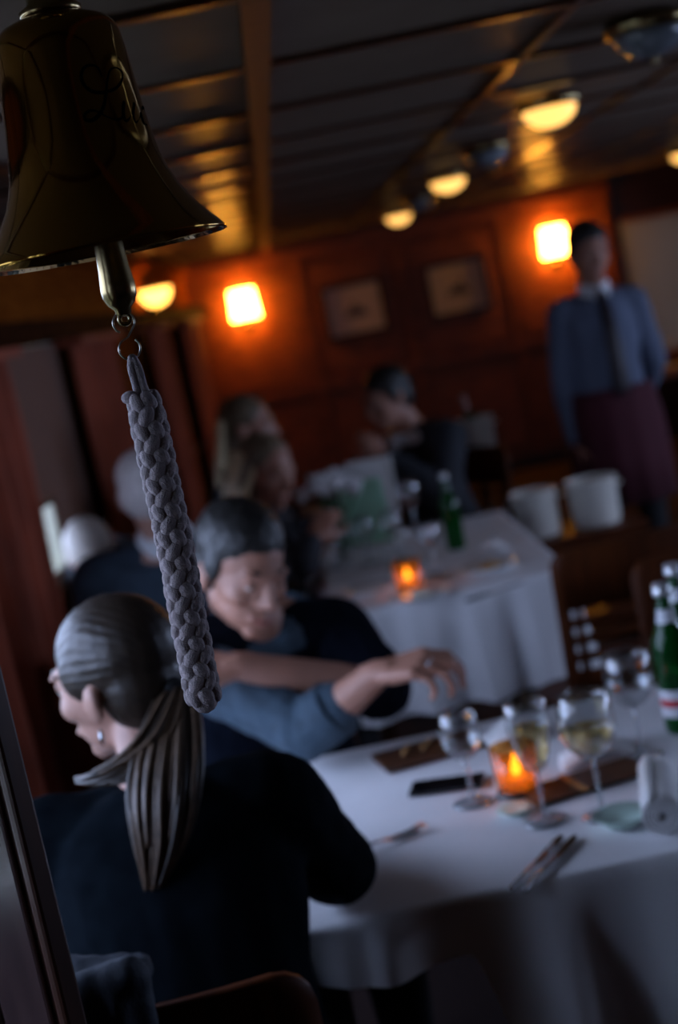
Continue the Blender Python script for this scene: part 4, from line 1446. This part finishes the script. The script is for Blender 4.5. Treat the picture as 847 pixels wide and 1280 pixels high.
def person(name, label, spec):
    vox = spec.get('vox', 0.008)
    pel, neck = V(spec['pelvis']), V(spec['neck'])
    th = math.radians(spec['face'])
    f = V((math.sin(th), -math.cos(th), 0))
    left = UPV.cross(f)
    w = spec.get('w', 1.0)
    root = thing(name, label, 'person', (pel.x, pel.y, 0), spec.get('group'))
    skin = spec.get('skin', 'skin')
    H = head_matrix(spec['head'], *spec['hrot'], spec.get('hs', 1.0))
    mb = MB()
    torso(mb, pel, neck, left, w * 0.96, 0.96, -0.004)
    head(mb, H, spec.get('male', True))
    hn = H @ V((0, 0.025, -0.055))
    nr = 0.052 if spec.get('male', True) else 0.043
    mb.chain([(neck - UPV * 0.05, nr * 1.25), (neck.lerp(hn, 0.45), nr * 1.05), (hn, nr)])
    arms = spec['arms']
    for a in arms:
        sh, el, wr = V(a['sh']), V(a['el']), V(a['wr'])
        mb.capsule(neck - UPV * 0.03, 0.05, sh, 0.056 * w)
        mb.chain([(sh, 0.055 * w), (sh.lerp(el, 0.5), 0.047 * w), (el, 0.039 * w)])
        mid = el.lerp(wr, 0.3)
        mb.chain([(el, 0.039 * w), (mid, 0.040 * w), (wr, 0.026 * w)])
        hand(mb, wr, a['dir'], a['back'], a['thumb'], a.get('curl', (18, 28, 20)), a.get('hsz', 1.0))
    if spec.get('stand'):
        lg = [(pel + left * (0.09 * s), pel + left * (0.095 * s) - UPV * (pel.z - 0.50) + f * 0.01, V((pel.x, pel.y, 0.09)) + left * (0.10 * s) - f * 0.01) for s in (-1, 1)]
    else:
        lg = legs_seated(pel, f, left, *spec.get('legs', ()))
    feet = []
    for hip, knee, ank in lg:
        mb.chain([(hip, 0.088 * w), (hip.lerp(knee, 0.5), 0.073 * w), (knee, 0.054 * w)])
        mb.chain([(knee, 0.054 * w), (knee.lerp(ank, 0.32), 0.054 * w), (ank, 0.038)])
        mb.capsule(ank, 0.038, V((ank.x, ank.y, 0.045)) + f * 0.13, 0.032)
        feet.append(ank)
    put('body', remesh(mb, vox, spec.get('it', 4)), skin, root)
    # trousers or skirt
    mb = MB()
    torso(mb, pel, neck, left, w, 1.0, 0.010, -1, 0.27)
    for hip, knee, ank in lg:
        mb.chain([(hip, 0.104 * w), (hip.lerp(knee, 0.5), 0.088 * w), (knee, 0.069 * w)])
        mb.chain([(knee, 0.069 * w), (knee.lerp(ank, 0.35), 0.068 * w), (ank + UPV * 0.0, 0.056)])
    put(spec.get('low_name', 'trousers'), remesh(mb, vox * 1.2, 4, folds(0.006, 14, 3.0)), spec.get('low_mat', 'trousers'), root)
    for ank in feet:
        q = MB().capsule(V((ank.x, ank.y, 0.050)) - f * 0.02, 0.046, V((ank.x, ank.y, 0.042)) + f * 0.15, 0.040)
        q.capsule(V((ank.x, ank.y, 0.10)), 0.044, V((ank.x, ank.y, 0.05)), 0.046)
        for p in q.v:
            p.z = max(p.z, 0.001)
        q.build('shoe', 'shoe', root, smooth=True)
    # upper garments
    for g in spec['top']:
        mb = MB()
        gr = g.get('grow', 0.014)
        torso(mb, pel, neck, left, w, 1.0, gr, g.get('lo', -0.1), g.get('hi', 0.98)) if g.get('torso', True) else None
        for i, a in enumerate(arms):
            cov = g['sleeves'][i]
            if cov <= 0:
                continue
            sh, el, wr = V(a['sh']), V(a['el']), V(a['wr'])
            if g.get('torso', True):
                mb.capsule(neck - UPV * 0.045, 0.055 + gr * 0.4, sh, 0.058 * w + gr)
            if cov <= 1:
                e = sh.lerp(el, cov)
                mb.chain([(sh, 0.057 * w + gr), (sh.lerp(e, 0.5), 0.052 * w + gr), (e, 0.046 * w + gr)])
            else:
                mb.chain([(sh, 0.057 * w + gr), (sh.lerp(el, 0.5), 0.050 * w + gr), (el, 0.044 * w + gr)])
                e = el.lerp(wr, cov - 1)
                mb.chain([(el, 0.044 * w + gr), (el.lerp(e, 0.4), 0.044 * w + gr), (e, (0.040 if cov < 1.6 else 0.033) * w + gr)])
        put(g['name'], remesh(mb, g.get('vox', vox * 1.15), g.get('it', 4), folds(g.get('amp', 0.006), g.get('fs', 13), g.get('seed', 1.0))), g['mat'], root)
    return root, H, f, left


def short_hair(H, root, mat, vox=0.005, back=True, top=0.0, amp=0.004, name='hair'):
    mb = MB()
    mb.ell((0, 0.024, 0.056 + top), (0.083, 0.100, 0.082), H, 24, 14)
    mb.ell((0, 0.058, 0.012), (0.072, 0.062, 0.085), H, 20, 12)
    for s in (-1, 1):
        mb.ell((s * 0.070, 0.004, 0.030), (0.014, 0.030, 0.040), H, 14, 8)
    put(name, remesh(mb, vox, 4, folds(min(amp, 0.0025), 60, 2.0, (1, 1, 1))), mat, root)


# --- 1: woman with the ponytail, her back to the camera
HC = at(146, 853, 2.12)
sx = HC.x + 0.035
nk = V((sx, 2.035, 1.035))
W1 = dict(
    vox=0.006, male=False, skin='skin_pale', pelvis=(sx, 1.925, 0.59), neck=nk, face=175, head=HC, hrot=(-126, 4, 2), hs=0.97, w=0.98,
    arms=[dict(sh=(sx - 0.165, 2.03, 0.985), el=(sx - 0.24, 2.16, 0.835), wr=(sx - 0.10, 2.33, 0.825), dir=(0.6, 0.8, -0.05), back=(0, 0, 1), thumb=(1, -0.5, 0), hsz=0.9),
          dict(sh=(sx + 0.150, 2.02, 0.985), el=at(420, 1083, 2.19), wr=(-0.13, 2.37, 0.825), dir=(-0.8, 0.6, -0.1), back=(0, 0, 1), thumb=(-0.5, -0.8, 0), hsz=0.9)],
    legs=(0.085, 0.42, 0.545), low_mat='trousers',
    top=[dict(name='cardigan', mat='knit_black', sleeves=[1.9, 1.9], grow=0.017, amp=0.007, fs=11, seed=4.0, lo=-0.2, hi=1.03)])
root, H, f, left = person('person', 'woman with a long ponytail in a black cardigan, back to the camera', W1)
mb = MB()
mb.ell((0, 0.022, 0.046), (0.081, 0.101, 0.086), H, 24, 14)
mb.ell((0, 0.052, 0.002), (0.073, 0.066, 0.080), H, 20, 12)
mb.ell((0, 0.062, -0.035), (0.056, 0.050, 0.050), H, 20, 12)
for s in (-1, 1):
    mb.ell((s * 0.066, 0.000, 0.034), (0.016, 0.042, 0.040), H, 14, 8)


def strands(p):
    q = H.inverted() @ p
    a = math.atan2(q.x, q.z + 0.02)
    return 0.0006 * math.sin(a * 60 + 4 * noise.noise(q * 16)) + 0.001 * noise.noise(q * 25)


hair = put('hair', remesh(mb, 0.004, 4, strands), 'hair_brown', root)
tie = H @ V((0.010, 0.118, -0.020))
MB().ell((0.010, 0.116, -0.020), (0.019, 0.015, 0.021), H, 16, 10).build('hair_tie', 'trousers', hair, smooth=True)
# ponytail: separate locks from the tie, one falling down the back, one laid round the nape
tail_a = [tie, at(212, 925, 1.955), at(206, 985, 1.90), at(203, 1050, 1.885), at(192, 1110, 1.885), at(180, 1143, 1.89)]
tail_b = [tie, at(196, 922, 1.965), at(170, 950, 1.95), at(130, 968, 1.955), at(98, 974, 1.985), at(76, 971, 2.02)]
for (tail, nl, wd, kk) in ((tail_a, 60, 0.030, 0), (tail_b, 40, 0.020, 1)):
    for k in range(nl):
        a, q = rnd.uniform(0, 6.28), math.sqrt(rnd.random())
        end = rnd.uniform(0.70, 1.0)
        pts = []
        n = len(tail)
        for i, p in enumerate(tail):
            t_ = i / (n - 1)
            if t_ > end and i > 2:
                break
            env = (0.35 + 1.25 * math.sin(PI * min(1, t_ * 1.15 + 0.1)) ** 0.8) * wd
            pts.append(tuple(p + V((math.cos(a) * q * env, -abs(math.sin(a)) * q * env * 0.5, (0.5 * math.sin(a) * q * env) if kk else 0.0)) + V((rnd.uniform(-1, 1), 0, rnd.uniform(-1, 1))) * 0.003 * t_))
        pts = smooth_line(pts, 5)
        m_ = len(pts)
        MB().tube(pts, [0.0042 * (0.75 + 0.6 * math.sin(PI * i / m_)) * (1 - 0.85 * (i / m_) ** 3) + 0.0006 for i in range(m_)], 6).build('hair_lock', rnd.choice(['hair_brown', 'hair_highlight', 'hair_highlight']), hair, smooth=True)
er = H @ V((0.079, 0.020, -0.044))
MB().tube([er, er - UPV * 0.012, er - UPV * 0.022], [0.0012, 0.0045, 0.0025], 8).build('earring', 'steel', root, smooth=True)
face_parts(H, root, 'hair_brown')

# jacket hung over the chair's left corner
mb = MB()
jx, jy = -0.385, 1.588
for k in range(11):
    x = jx - 0.085 + 0.017 * k
    zt_ = 0.962 - 0.003 * abs(k - 5)
    mb.capsule((x, jy + 0.012 - 0.012 * (k % 2), zt_), 0.017, (x + 0.014 * math.sin(k * 2.1), jy - 0.004 - 0.014 * (k % 3), 0.55 + 0.014 * (k % 4)), 0.021)
    mb.capsule((x, jy + 0.012 - 0.012 * (k % 2), zt_), 0.017, (x, jy + 0.085, zt_ - 0.006), 0.016)
mb.capsule((jx - 0.09, jy + 0.01, 0.945), 0.026, (jx + 0.085, jy + 0.01, 0.962), 0.024)
o = put('jacket', remesh(mb, 0.006, 5, folds(0.006, 25, 1.0)), 'jacket')
tag(o, 'dark blue jacket slung over the left corner of the ponytailed woman\'s chair', 'jacket')

# --- 2: smiling dark-haired man, arms crossed on the table
HC = at(303, 716, 3.0)
W2 = dict(
    vox=0.005, pelvis=(-0.20, 3.33, 0.60), neck=(-0.155, 3.13, 1.035), face=14, head=HC, hrot=(34, 20, 9), hs=1.03, w=1.08, skin='skin',
    arms=[dict(sh=(-0.325, 3.07, 0.985), el=(-0.095, 2.885, 0.83), wr=at(472, 842, 2.82), dir=at(560, 818, 2.76) - at(472, 842, 2.82), back=(0.05, -0.35, 1), thumb=(0.1, 0.9, 0.3), curl=(34, 42, 30), hsz=1.08),
          dict(sh=(0.000, 3.19, 0.940), el=(0.065, 3.01, 0.845), wr=at(296, 832, 2.90), dir=at(236, 846, 2.86) - at(296, 832, 2.90), back=(0, -0.75, 0.7), thumb=(0, 0.5, 0.8), curl=(25, 40, 30))],
    top=[dict(name='denim_shirt', mat='denim', sleeves=[1.35, 0.95], grow=0.013, amp=0.006, fs=20, seed=2.0, vox=0.006),
         dict(name='navy_pullover', mat='knit_navy', sleeves=[0.30, 0.95], grow=0.020, amp=0.006, fs=12, seed=6.0, hi=0.95)])
root, H, f, left = person('person', 'smiling dark-haired man in navy over a blue shirt, arms crossed on the table', W2)
short_hair(H, root, 'hair_black', 0.004, top=0.006, amp=0.0022)
face_parts(H, root, 'hair_black', 0.25, smile=0.007)
a0 = W2['arms'][0]
el, wr = V(a0['el']), V(a0['wr'])
p = el.lerp(wr, 0.36)
d = (wr - el).normalized()
x, y, z = basis(d)
MB().rings([[p + d * h + (x * math.cos(2 * PI * j / 20) + y * math.sin(2 * PI * j / 20)) * rr for j in range(20)] for h, rr in ((-0.038, 0.056), (0.010, 0.060), (0.014, 0.057), (0.012, 0.050), (-0.03, 0.047))], cap=False).build('rolled_cuff', 'denim', root, smooth=True)
# ring on his raised hand
dd = V(a0['dir']).normalized()
kp = wr + dd * 0.108 - V((0, 0, 0.006)) + V((0, -0.006, 0))
x, y, z = basis(dd + V((0, 0, -0.6)))
MB().tube([kp + (x * math.cos(2 * PI * j / 18) + y * math.sin(2 * PI * j / 18)) * 0.0098 for j in range(18)], 0.0016, 6, True).build('finger_ring', 'steel', root, smooth=True)

# --- 3: grey-haired man in a navy suit, back to the camera
HC = at(187, 617, 4.25)
W3 = dict(
    vox=0.009, pelvis=(-0.44, 4.27, 0.60), neck=(HC.x + 0.012, 4.27, 1.065), face=178, head=HC, hrot=(172, 6, 0), w=1.16, hs=1.02, skin='skin_pale',
    arms=[dict(sh=(HC.x - 0.19, 4.27, 0.985), el=(HC.x - 0.23, 4.33, 0.72), wr=(HC.x - 0.15, 4.52, 0.74), dir=(0.3, 1, 0), back=(0, 0, 1), thumb=(1, 0, 0)),
          dict(sh=(HC.x + 0.19, 4.27, 0.985), el=(HC.x + 0.22, 4.33, 0.72), wr=(HC.x + 0.10, 4.52, 0.74), dir=(-0.3, 1, 0), back=(0, 0, 1), thumb=(-1, 0, 0))],
    legs=(0.08, 0.36, 0.545),
    top=[dict(name='suit_jacket', mat='suit_navy', sleeves=[1.9, 1.9], grow=0.022, amp=0.004, seed=2.5, lo=-0.1, hi=0.96)])
root, H, f, left = person('person', 'balding grey-haired man in a navy suit seen from behind', W3)
mb = MB()
mb.ell((0, 0.058, 0.010), (0.073, 0.060, 0.078), H, 20, 12)
mb.ell((0, 0.020, 0.052), (0.079, 0.100, 0.078), H, 20, 12)
put('hair', remesh(mb, 0.006, 3, folds(0.002, 45)), 'hair_grey', root)
p = V(W3['neck'])
MB().rings([[p + V((0, 0.006, h)) + V((math.cos(2 * PI * j / 24) * rr, math.sin(2 * PI * j / 24) * rr, 0)) for j in range(24)] for h, rr in ((-0.03, 0.088), (0.020, 0.080), (0.042, 0.074), (0.042, 0.069), (-0.03, 0.078))], cap=False).build('shirt_collar', 'shirt_white', root, smooth=True)

# --- 4: bowed white-haired guest by the window
HC = at(113, 697, 5.22)
W4 = dict(
    vox=0.010, pelvis=(-0.70, 5.46, 0.60), neck=(HC.x + 0.03, 5.33, 0.95), face=0, head=HC, hrot=(10, 48, 0), w=0.76, skin='skin_pale', male=False,
    arms=[dict(sh=(HC.x - 0.05, 5.34, 0.90), el=(HC.x - 0.05, 5.27, 0.70), wr=(HC.x - 0.05, 5.16, 0.80), dir=(0.3, -1, 0), back=(0, 0, 1), thumb=(1, 0, 0)),
          dict(sh=(HC.x + 0.12, 5.34, 0.90), el=(HC.x + 0.17, 5.27, 0.70), wr=(HC.x + 0.07, 5.16, 0.80), dir=(-0.3, -1, 0), back=(0, 0, 1), thumb=(-1, 0, 0))],
    legs=(0.07, 0.30, 0.545),
    top=[dict(name='dark_jumper', mat='suit_dark', sleeves=[1.9, 1.9], grow=0.016, seed=7.0)])
root, H, f, left = person('person', 'white-haired guest bowing low beside the window sliver', W4)
short_hair(H, root, 'hair_white', 0.006)

# --- 5: woman with hair tucked back at the second table
HC = at(334, 592, 4.95)
W5 = dict(
    vox=0.009, pelvis=(-0.30, 5.02, 0.60), neck=(-0.17, 5.03, 1.02), face=72, head=HC, hrot=(44, 14, 6), w=0.92, male=False, skin='skin',
    arms=[dict(sh=(-0.15, 4.90, 0.965), el=V((at(385, 735, 4.72).x, 4.72, 0.845)), wr=at(392, 676, 4.78), dir=at(408, 645, 4.82) - at(392, 676, 4.78), back=(-0.3, -0.9, 0), thumb=(1, -0.1, 0), curl=(30, 45, 35)),
          dict(sh=(-0.20, 5.18, 0.965), el=(-0.17, 5.24, 0.72), wr=(-0.12, 5.06, 0.655), dir=(0.2, -1, 0.0), back=(0, 0, 1), thumb=(-1, 0, 0))],
    legs=(0.07, 0.34, 0.545),
    top=[dict(name='black_top', mat='suit_dark', sleeves=[1.75, 1.75], grow=0.014, seed=5.5)])
root, H, f, left = person('person', 'woman with pale hair tucked back, hand raised over the second table', W5)
mb = MB()
mb.ell((0, 0.026, 0.052), (0.084, 0.098, 0.083), H, 24, 14)
mb.ell((0, 0.062, -0.020), (0.080, 0.058, 0.110), H, 20, 12)
for s in (-1, 1):
    mb.capsule(H @ V((s * 0.072, 0.010, 0.040)), 0.024, H @ V((s * 0.080, 0.045, -0.12)), 0.022)
put('hair', remesh(mb, 0.006, 3, folds(0.004, 50, 2.0, (1, 1, 0.3))), 'hair_dark_blonde', root)
mb = MB()
for k in range(5):
    mb.capsule(H @ V((-0.060 - 0.006 * k, -0.006 + 0.02 * k, 0.06)), 0.014, H @ V((-0.092, 0.01 + 0.022 * k, -0.08)), 0.012)
put('light_streak', remesh(mb, 0.005, 3), 'hair_blonde', root)
face_parts(H, root, 'hair_dark_blonde')

# --- 6: long-haired blonde guest near the far wall
HC = at(312, 536, 5.85)
W6 = dict(
    vox=0.010, pelvis=(-0.335, 5.90, 0.60), neck=(HC.x - 0.04, 5.90, 1.085), face=85, head=HC, hrot=(80, 6, 0), w=0.92, male=False, skin='skin',
    arms=[dict(sh=(HC.x - 0.05, 5.75, 1.03), el=(HC.x + 0.08, 5.64, 0.80), wr=(0.10, 5.60, 0.84), dir=(1, 0.2, -0.1), back=(0, 0, 1), thumb=(0, 1, 0)),
          dict(sh=(HC.x - 0.05, 6.05, 1.03), el=(HC.x + 0.05, 6.10, 0.80), wr=(-0.03, 5.92, 0.84), dir=(0.8, -0.6, 0), back=(0, 0, 1), thumb=(0, -1, 0))],
    legs=(0.07, 0.275, 0.545),
    top=[dict(name='dark_top', mat='suit_dark', sleeves=[1.8, 1.8], grow=0.014, seed=8.5)])
root, H, f, left = person('person', 'guest with long loose blonde hair sitting nearest the far wall', W6)
mb = MB()
mb.ell((0, 0.026, 0.050), (0.083, 0.099, 0.083), H, 24, 14)
mb.ell((0, 0.06, -0.03), (0.078, 0.060, 0.11), H, 20, 12)
put('hair', remesh(mb, 0.006, 3, folds(0.004, 50, 2.0, (1, 1, 0.3))), 'hair_dark_blonde', root)
mb = MB()
for k in range(8):
    mb.capsule(H @ V((-0.07 + 0.018 * k, 0.098, 0.03)), 0.020, H @ V((-0.075 + 0.020 * k, 0.125, -0.20 - 0.01 * (k % 3))), 0.018)
put('long_hair', remesh(mb, 0.006, 3, folds(0.004, 50, 2.0, (1, 1, 0.3))), 'hair_blonde', root)
face_parts(H, root, 'hair_dark_blonde')

# --- 7: man in a dark suit at the far end
HC = at(484, 500, 6.12)
W7 = dict(
    vox=0.010, pelvis=(0.53, 6.21, 0.60), neck=(HC.x + 0.075, 6.17, 1.07), face=-58, head=HC, hrot=(-66, 12, -4), w=1.12, skin='skin',
    arms=[dict(sh=(HC.x + 0.20, 6.02, 1.00), el=(HC.x + 0.12, 5.84, 0.80), wr=at(478, 572, 5.92), dir=(-0.4, 0.1, 0.9), back=(0.3, -0.9, 0), thumb=(-1, 0, 0), curl=(40, 50, 40)),
          dict(sh=(HC.x + 0.06, 6.33, 1.00), el=(HC.x - 0.04, 6.16, 0.84), wr=(HC.x - 0.05, 5.96, 0.84), dir=(0.2, -1, 0), back=(0, 0, 1), thumb=(1, 0, 0))],
    legs=(0.08, 0.30, 0.545),
    top=[dict(name='white_shirt', mat='shirt_white', sleeves=[0.2, 0.2], grow=0.010, seed=3.0),
         dict(name='suit_jacket', mat='suit_dark', sleeves=[1.85, 1.85], grow=0.020, seed=8.5, hi=0.93)])
root, H, f, left = person('person', 'dark-haired man in a dark suit facing left at the far table end', W7)
short_hair(H, root, 'hair_black', 0.006)
face_parts(H, root, 'hair_black')
p = V(W7['neck'])
q = f
MB().add([p + f * 0.128 - UPV * 0.02 + left * 0.045, p + f * 0.128 - UPV * 0.02 - left * 0.045, p + f * 0.145 - UPV * 0.24 - left * 0.01, p + f * 0.145 - UPV * 0.24 + left * 0.01,
          p + f * 0.06 - UPV * 0.02 + left * 0.045, p + f * 0.06 - UPV * 0.02 - left * 0.045, p + f * 0.08 - UPV * 0.24 - left * 0.01, p + f * 0.08 - UPV * 0.24 + left * 0.01],
         [[0, 1, 2, 3], [7, 6, 5, 4], [0, 4, 5, 1], [1, 5, 6, 2], [2, 6, 7, 3], [3, 7, 4, 0]]).build('shirt_front', 'shirt_white', root)

# --- 8: the waiter
HC = at(736, 318, 6.30)
nk = V((HC.x - 0.005, 6.31, HC.z - 0.155))
px_ = nk.x
W8 = dict(
    vox=0.008, pelvis=(px_ - 0.01, 6.33, 0.93), neck=nk, face=4, head=HC, hrot=(12, 8, 4), w=0.92, stand=True, skin='skin',
    arms=[dict(sh=(px_ - 0.150, 6.31, nk.z - 0.065), el=(px_ - 0.195, 6.33, nk.z - 0.34), wr=(px_ - 0.190, 6.27, nk.z - 0.60), dir=(0.1, -0.15, -1), back=(-1, 0, 0), thumb=(0, -1, 0)),
          dict(sh=(px_ + 0.150, 6.31, nk.z - 0.065), el=(px_ + 0.215, 6.38, nk.z - 0.33), wr=(px_ + 0.15, 6.50, nk.z - 0.50), dir=(-1, 0.2, -0.3), back=(0, 1, 0), thumb=(0, 0, 1))],
    top=[dict(name='shirt', mat='shirt_blue', sleeves=[1.9, 1.9], grow=0.013, amp=0.006, seed=2.2, lo=-0.02, hi=0.97)])
root, H, f, left = person('person', 'waiter in pale blue shirt, dark tie and burgundy apron standing at right', W8)
short_hair(H, root, 'hair_black', 0.005, top=0.004)
face_parts(H, root, 'hair_black')
# collar, tie, apron
for s in (-1, 1):
    c_ = nk + UPV * 0.012
    MB().add([c_ + left * (0.068 * s) + f * 0.0, c_ + left * (0.010 * s) + f * 0.082 - UPV * 0.012, c_ + left * (0.055 * s) + f * 0.095 - UPV * 0.07, c_ + left * (0.085 * s) + f * 0.03 - UPV * 0.03,
              c_ + left * (0.064 * s) + f * 0.0 + UPV * 0.03, c_ + left * (0.008 * s) + f * 0.070 + UPV * 0.01], [[0, 1, 2, 3], [0, 4, 5, 1]]).build('shirt_collar', 'shirt_white', root, solid=0.006)
MB().rings([[nk + f * dpt - UPV * h + left * (wx * cx) + f * (0.008 * cy) for cx, cy in ((-1, 0), (-0.5, 1), (0.5, 1), (1, 0), (0.5, -1), (-0.5, -1))] for h, wx, dpt in ((0.0, 0.022, 0.086), (0.045, 0.018, 0.104), (0.06, 0.024, 0.122), (0.22, 0.034, 0.150), (0.40, 0.042, 0.146), (0.43, 0.02, 0.146))]).build('necktie', 'tie_dark', root, smooth=True)
R = []
pz = W8['pelvis']
for h, rx, ry in ((1.035, 0.178, 0.150), (1.00, 0.192, 0.162), (0.90, 0.208, 0.178), (0.75, 0.212, 0.185), (0.56, 0.215, 0.190)):
    R.append([V((pz[0], pz[1], h)) + left * ((rx + 0.006 * math.sin(9 * q) * (1.1 - h)) * math.cos(q)) + f * ((ry + 0.010 * math.sin(11 * q) * (1.1 - h)) * math.sin(q)) for q in [math.radians(-35 + 250 * i / 48) for i in range(49)]])
vs = [p for r in R for p in r]
fs = [[i * 49 + j, i * 49 + j + 1, (i + 1) * 49 + j + 1, (i + 1) * 49 + j] for i in range(4) for j in range(48)]
ap = MB().add(vs, fs).build('apron', 'apron', root, smooth=True, solid=0.006)
MB().rings([[V((pz[0], pz[1], h)) + left * (0.184 * math.cos(q)) + f * (0.156 * math.sin(q)) for q in [2 * PI * i / 40 for i in range(40)]] for h in (1.005, 1.045)], cap=False).build('apron_band', 'apron', ap, smooth=True, solid=0.006)
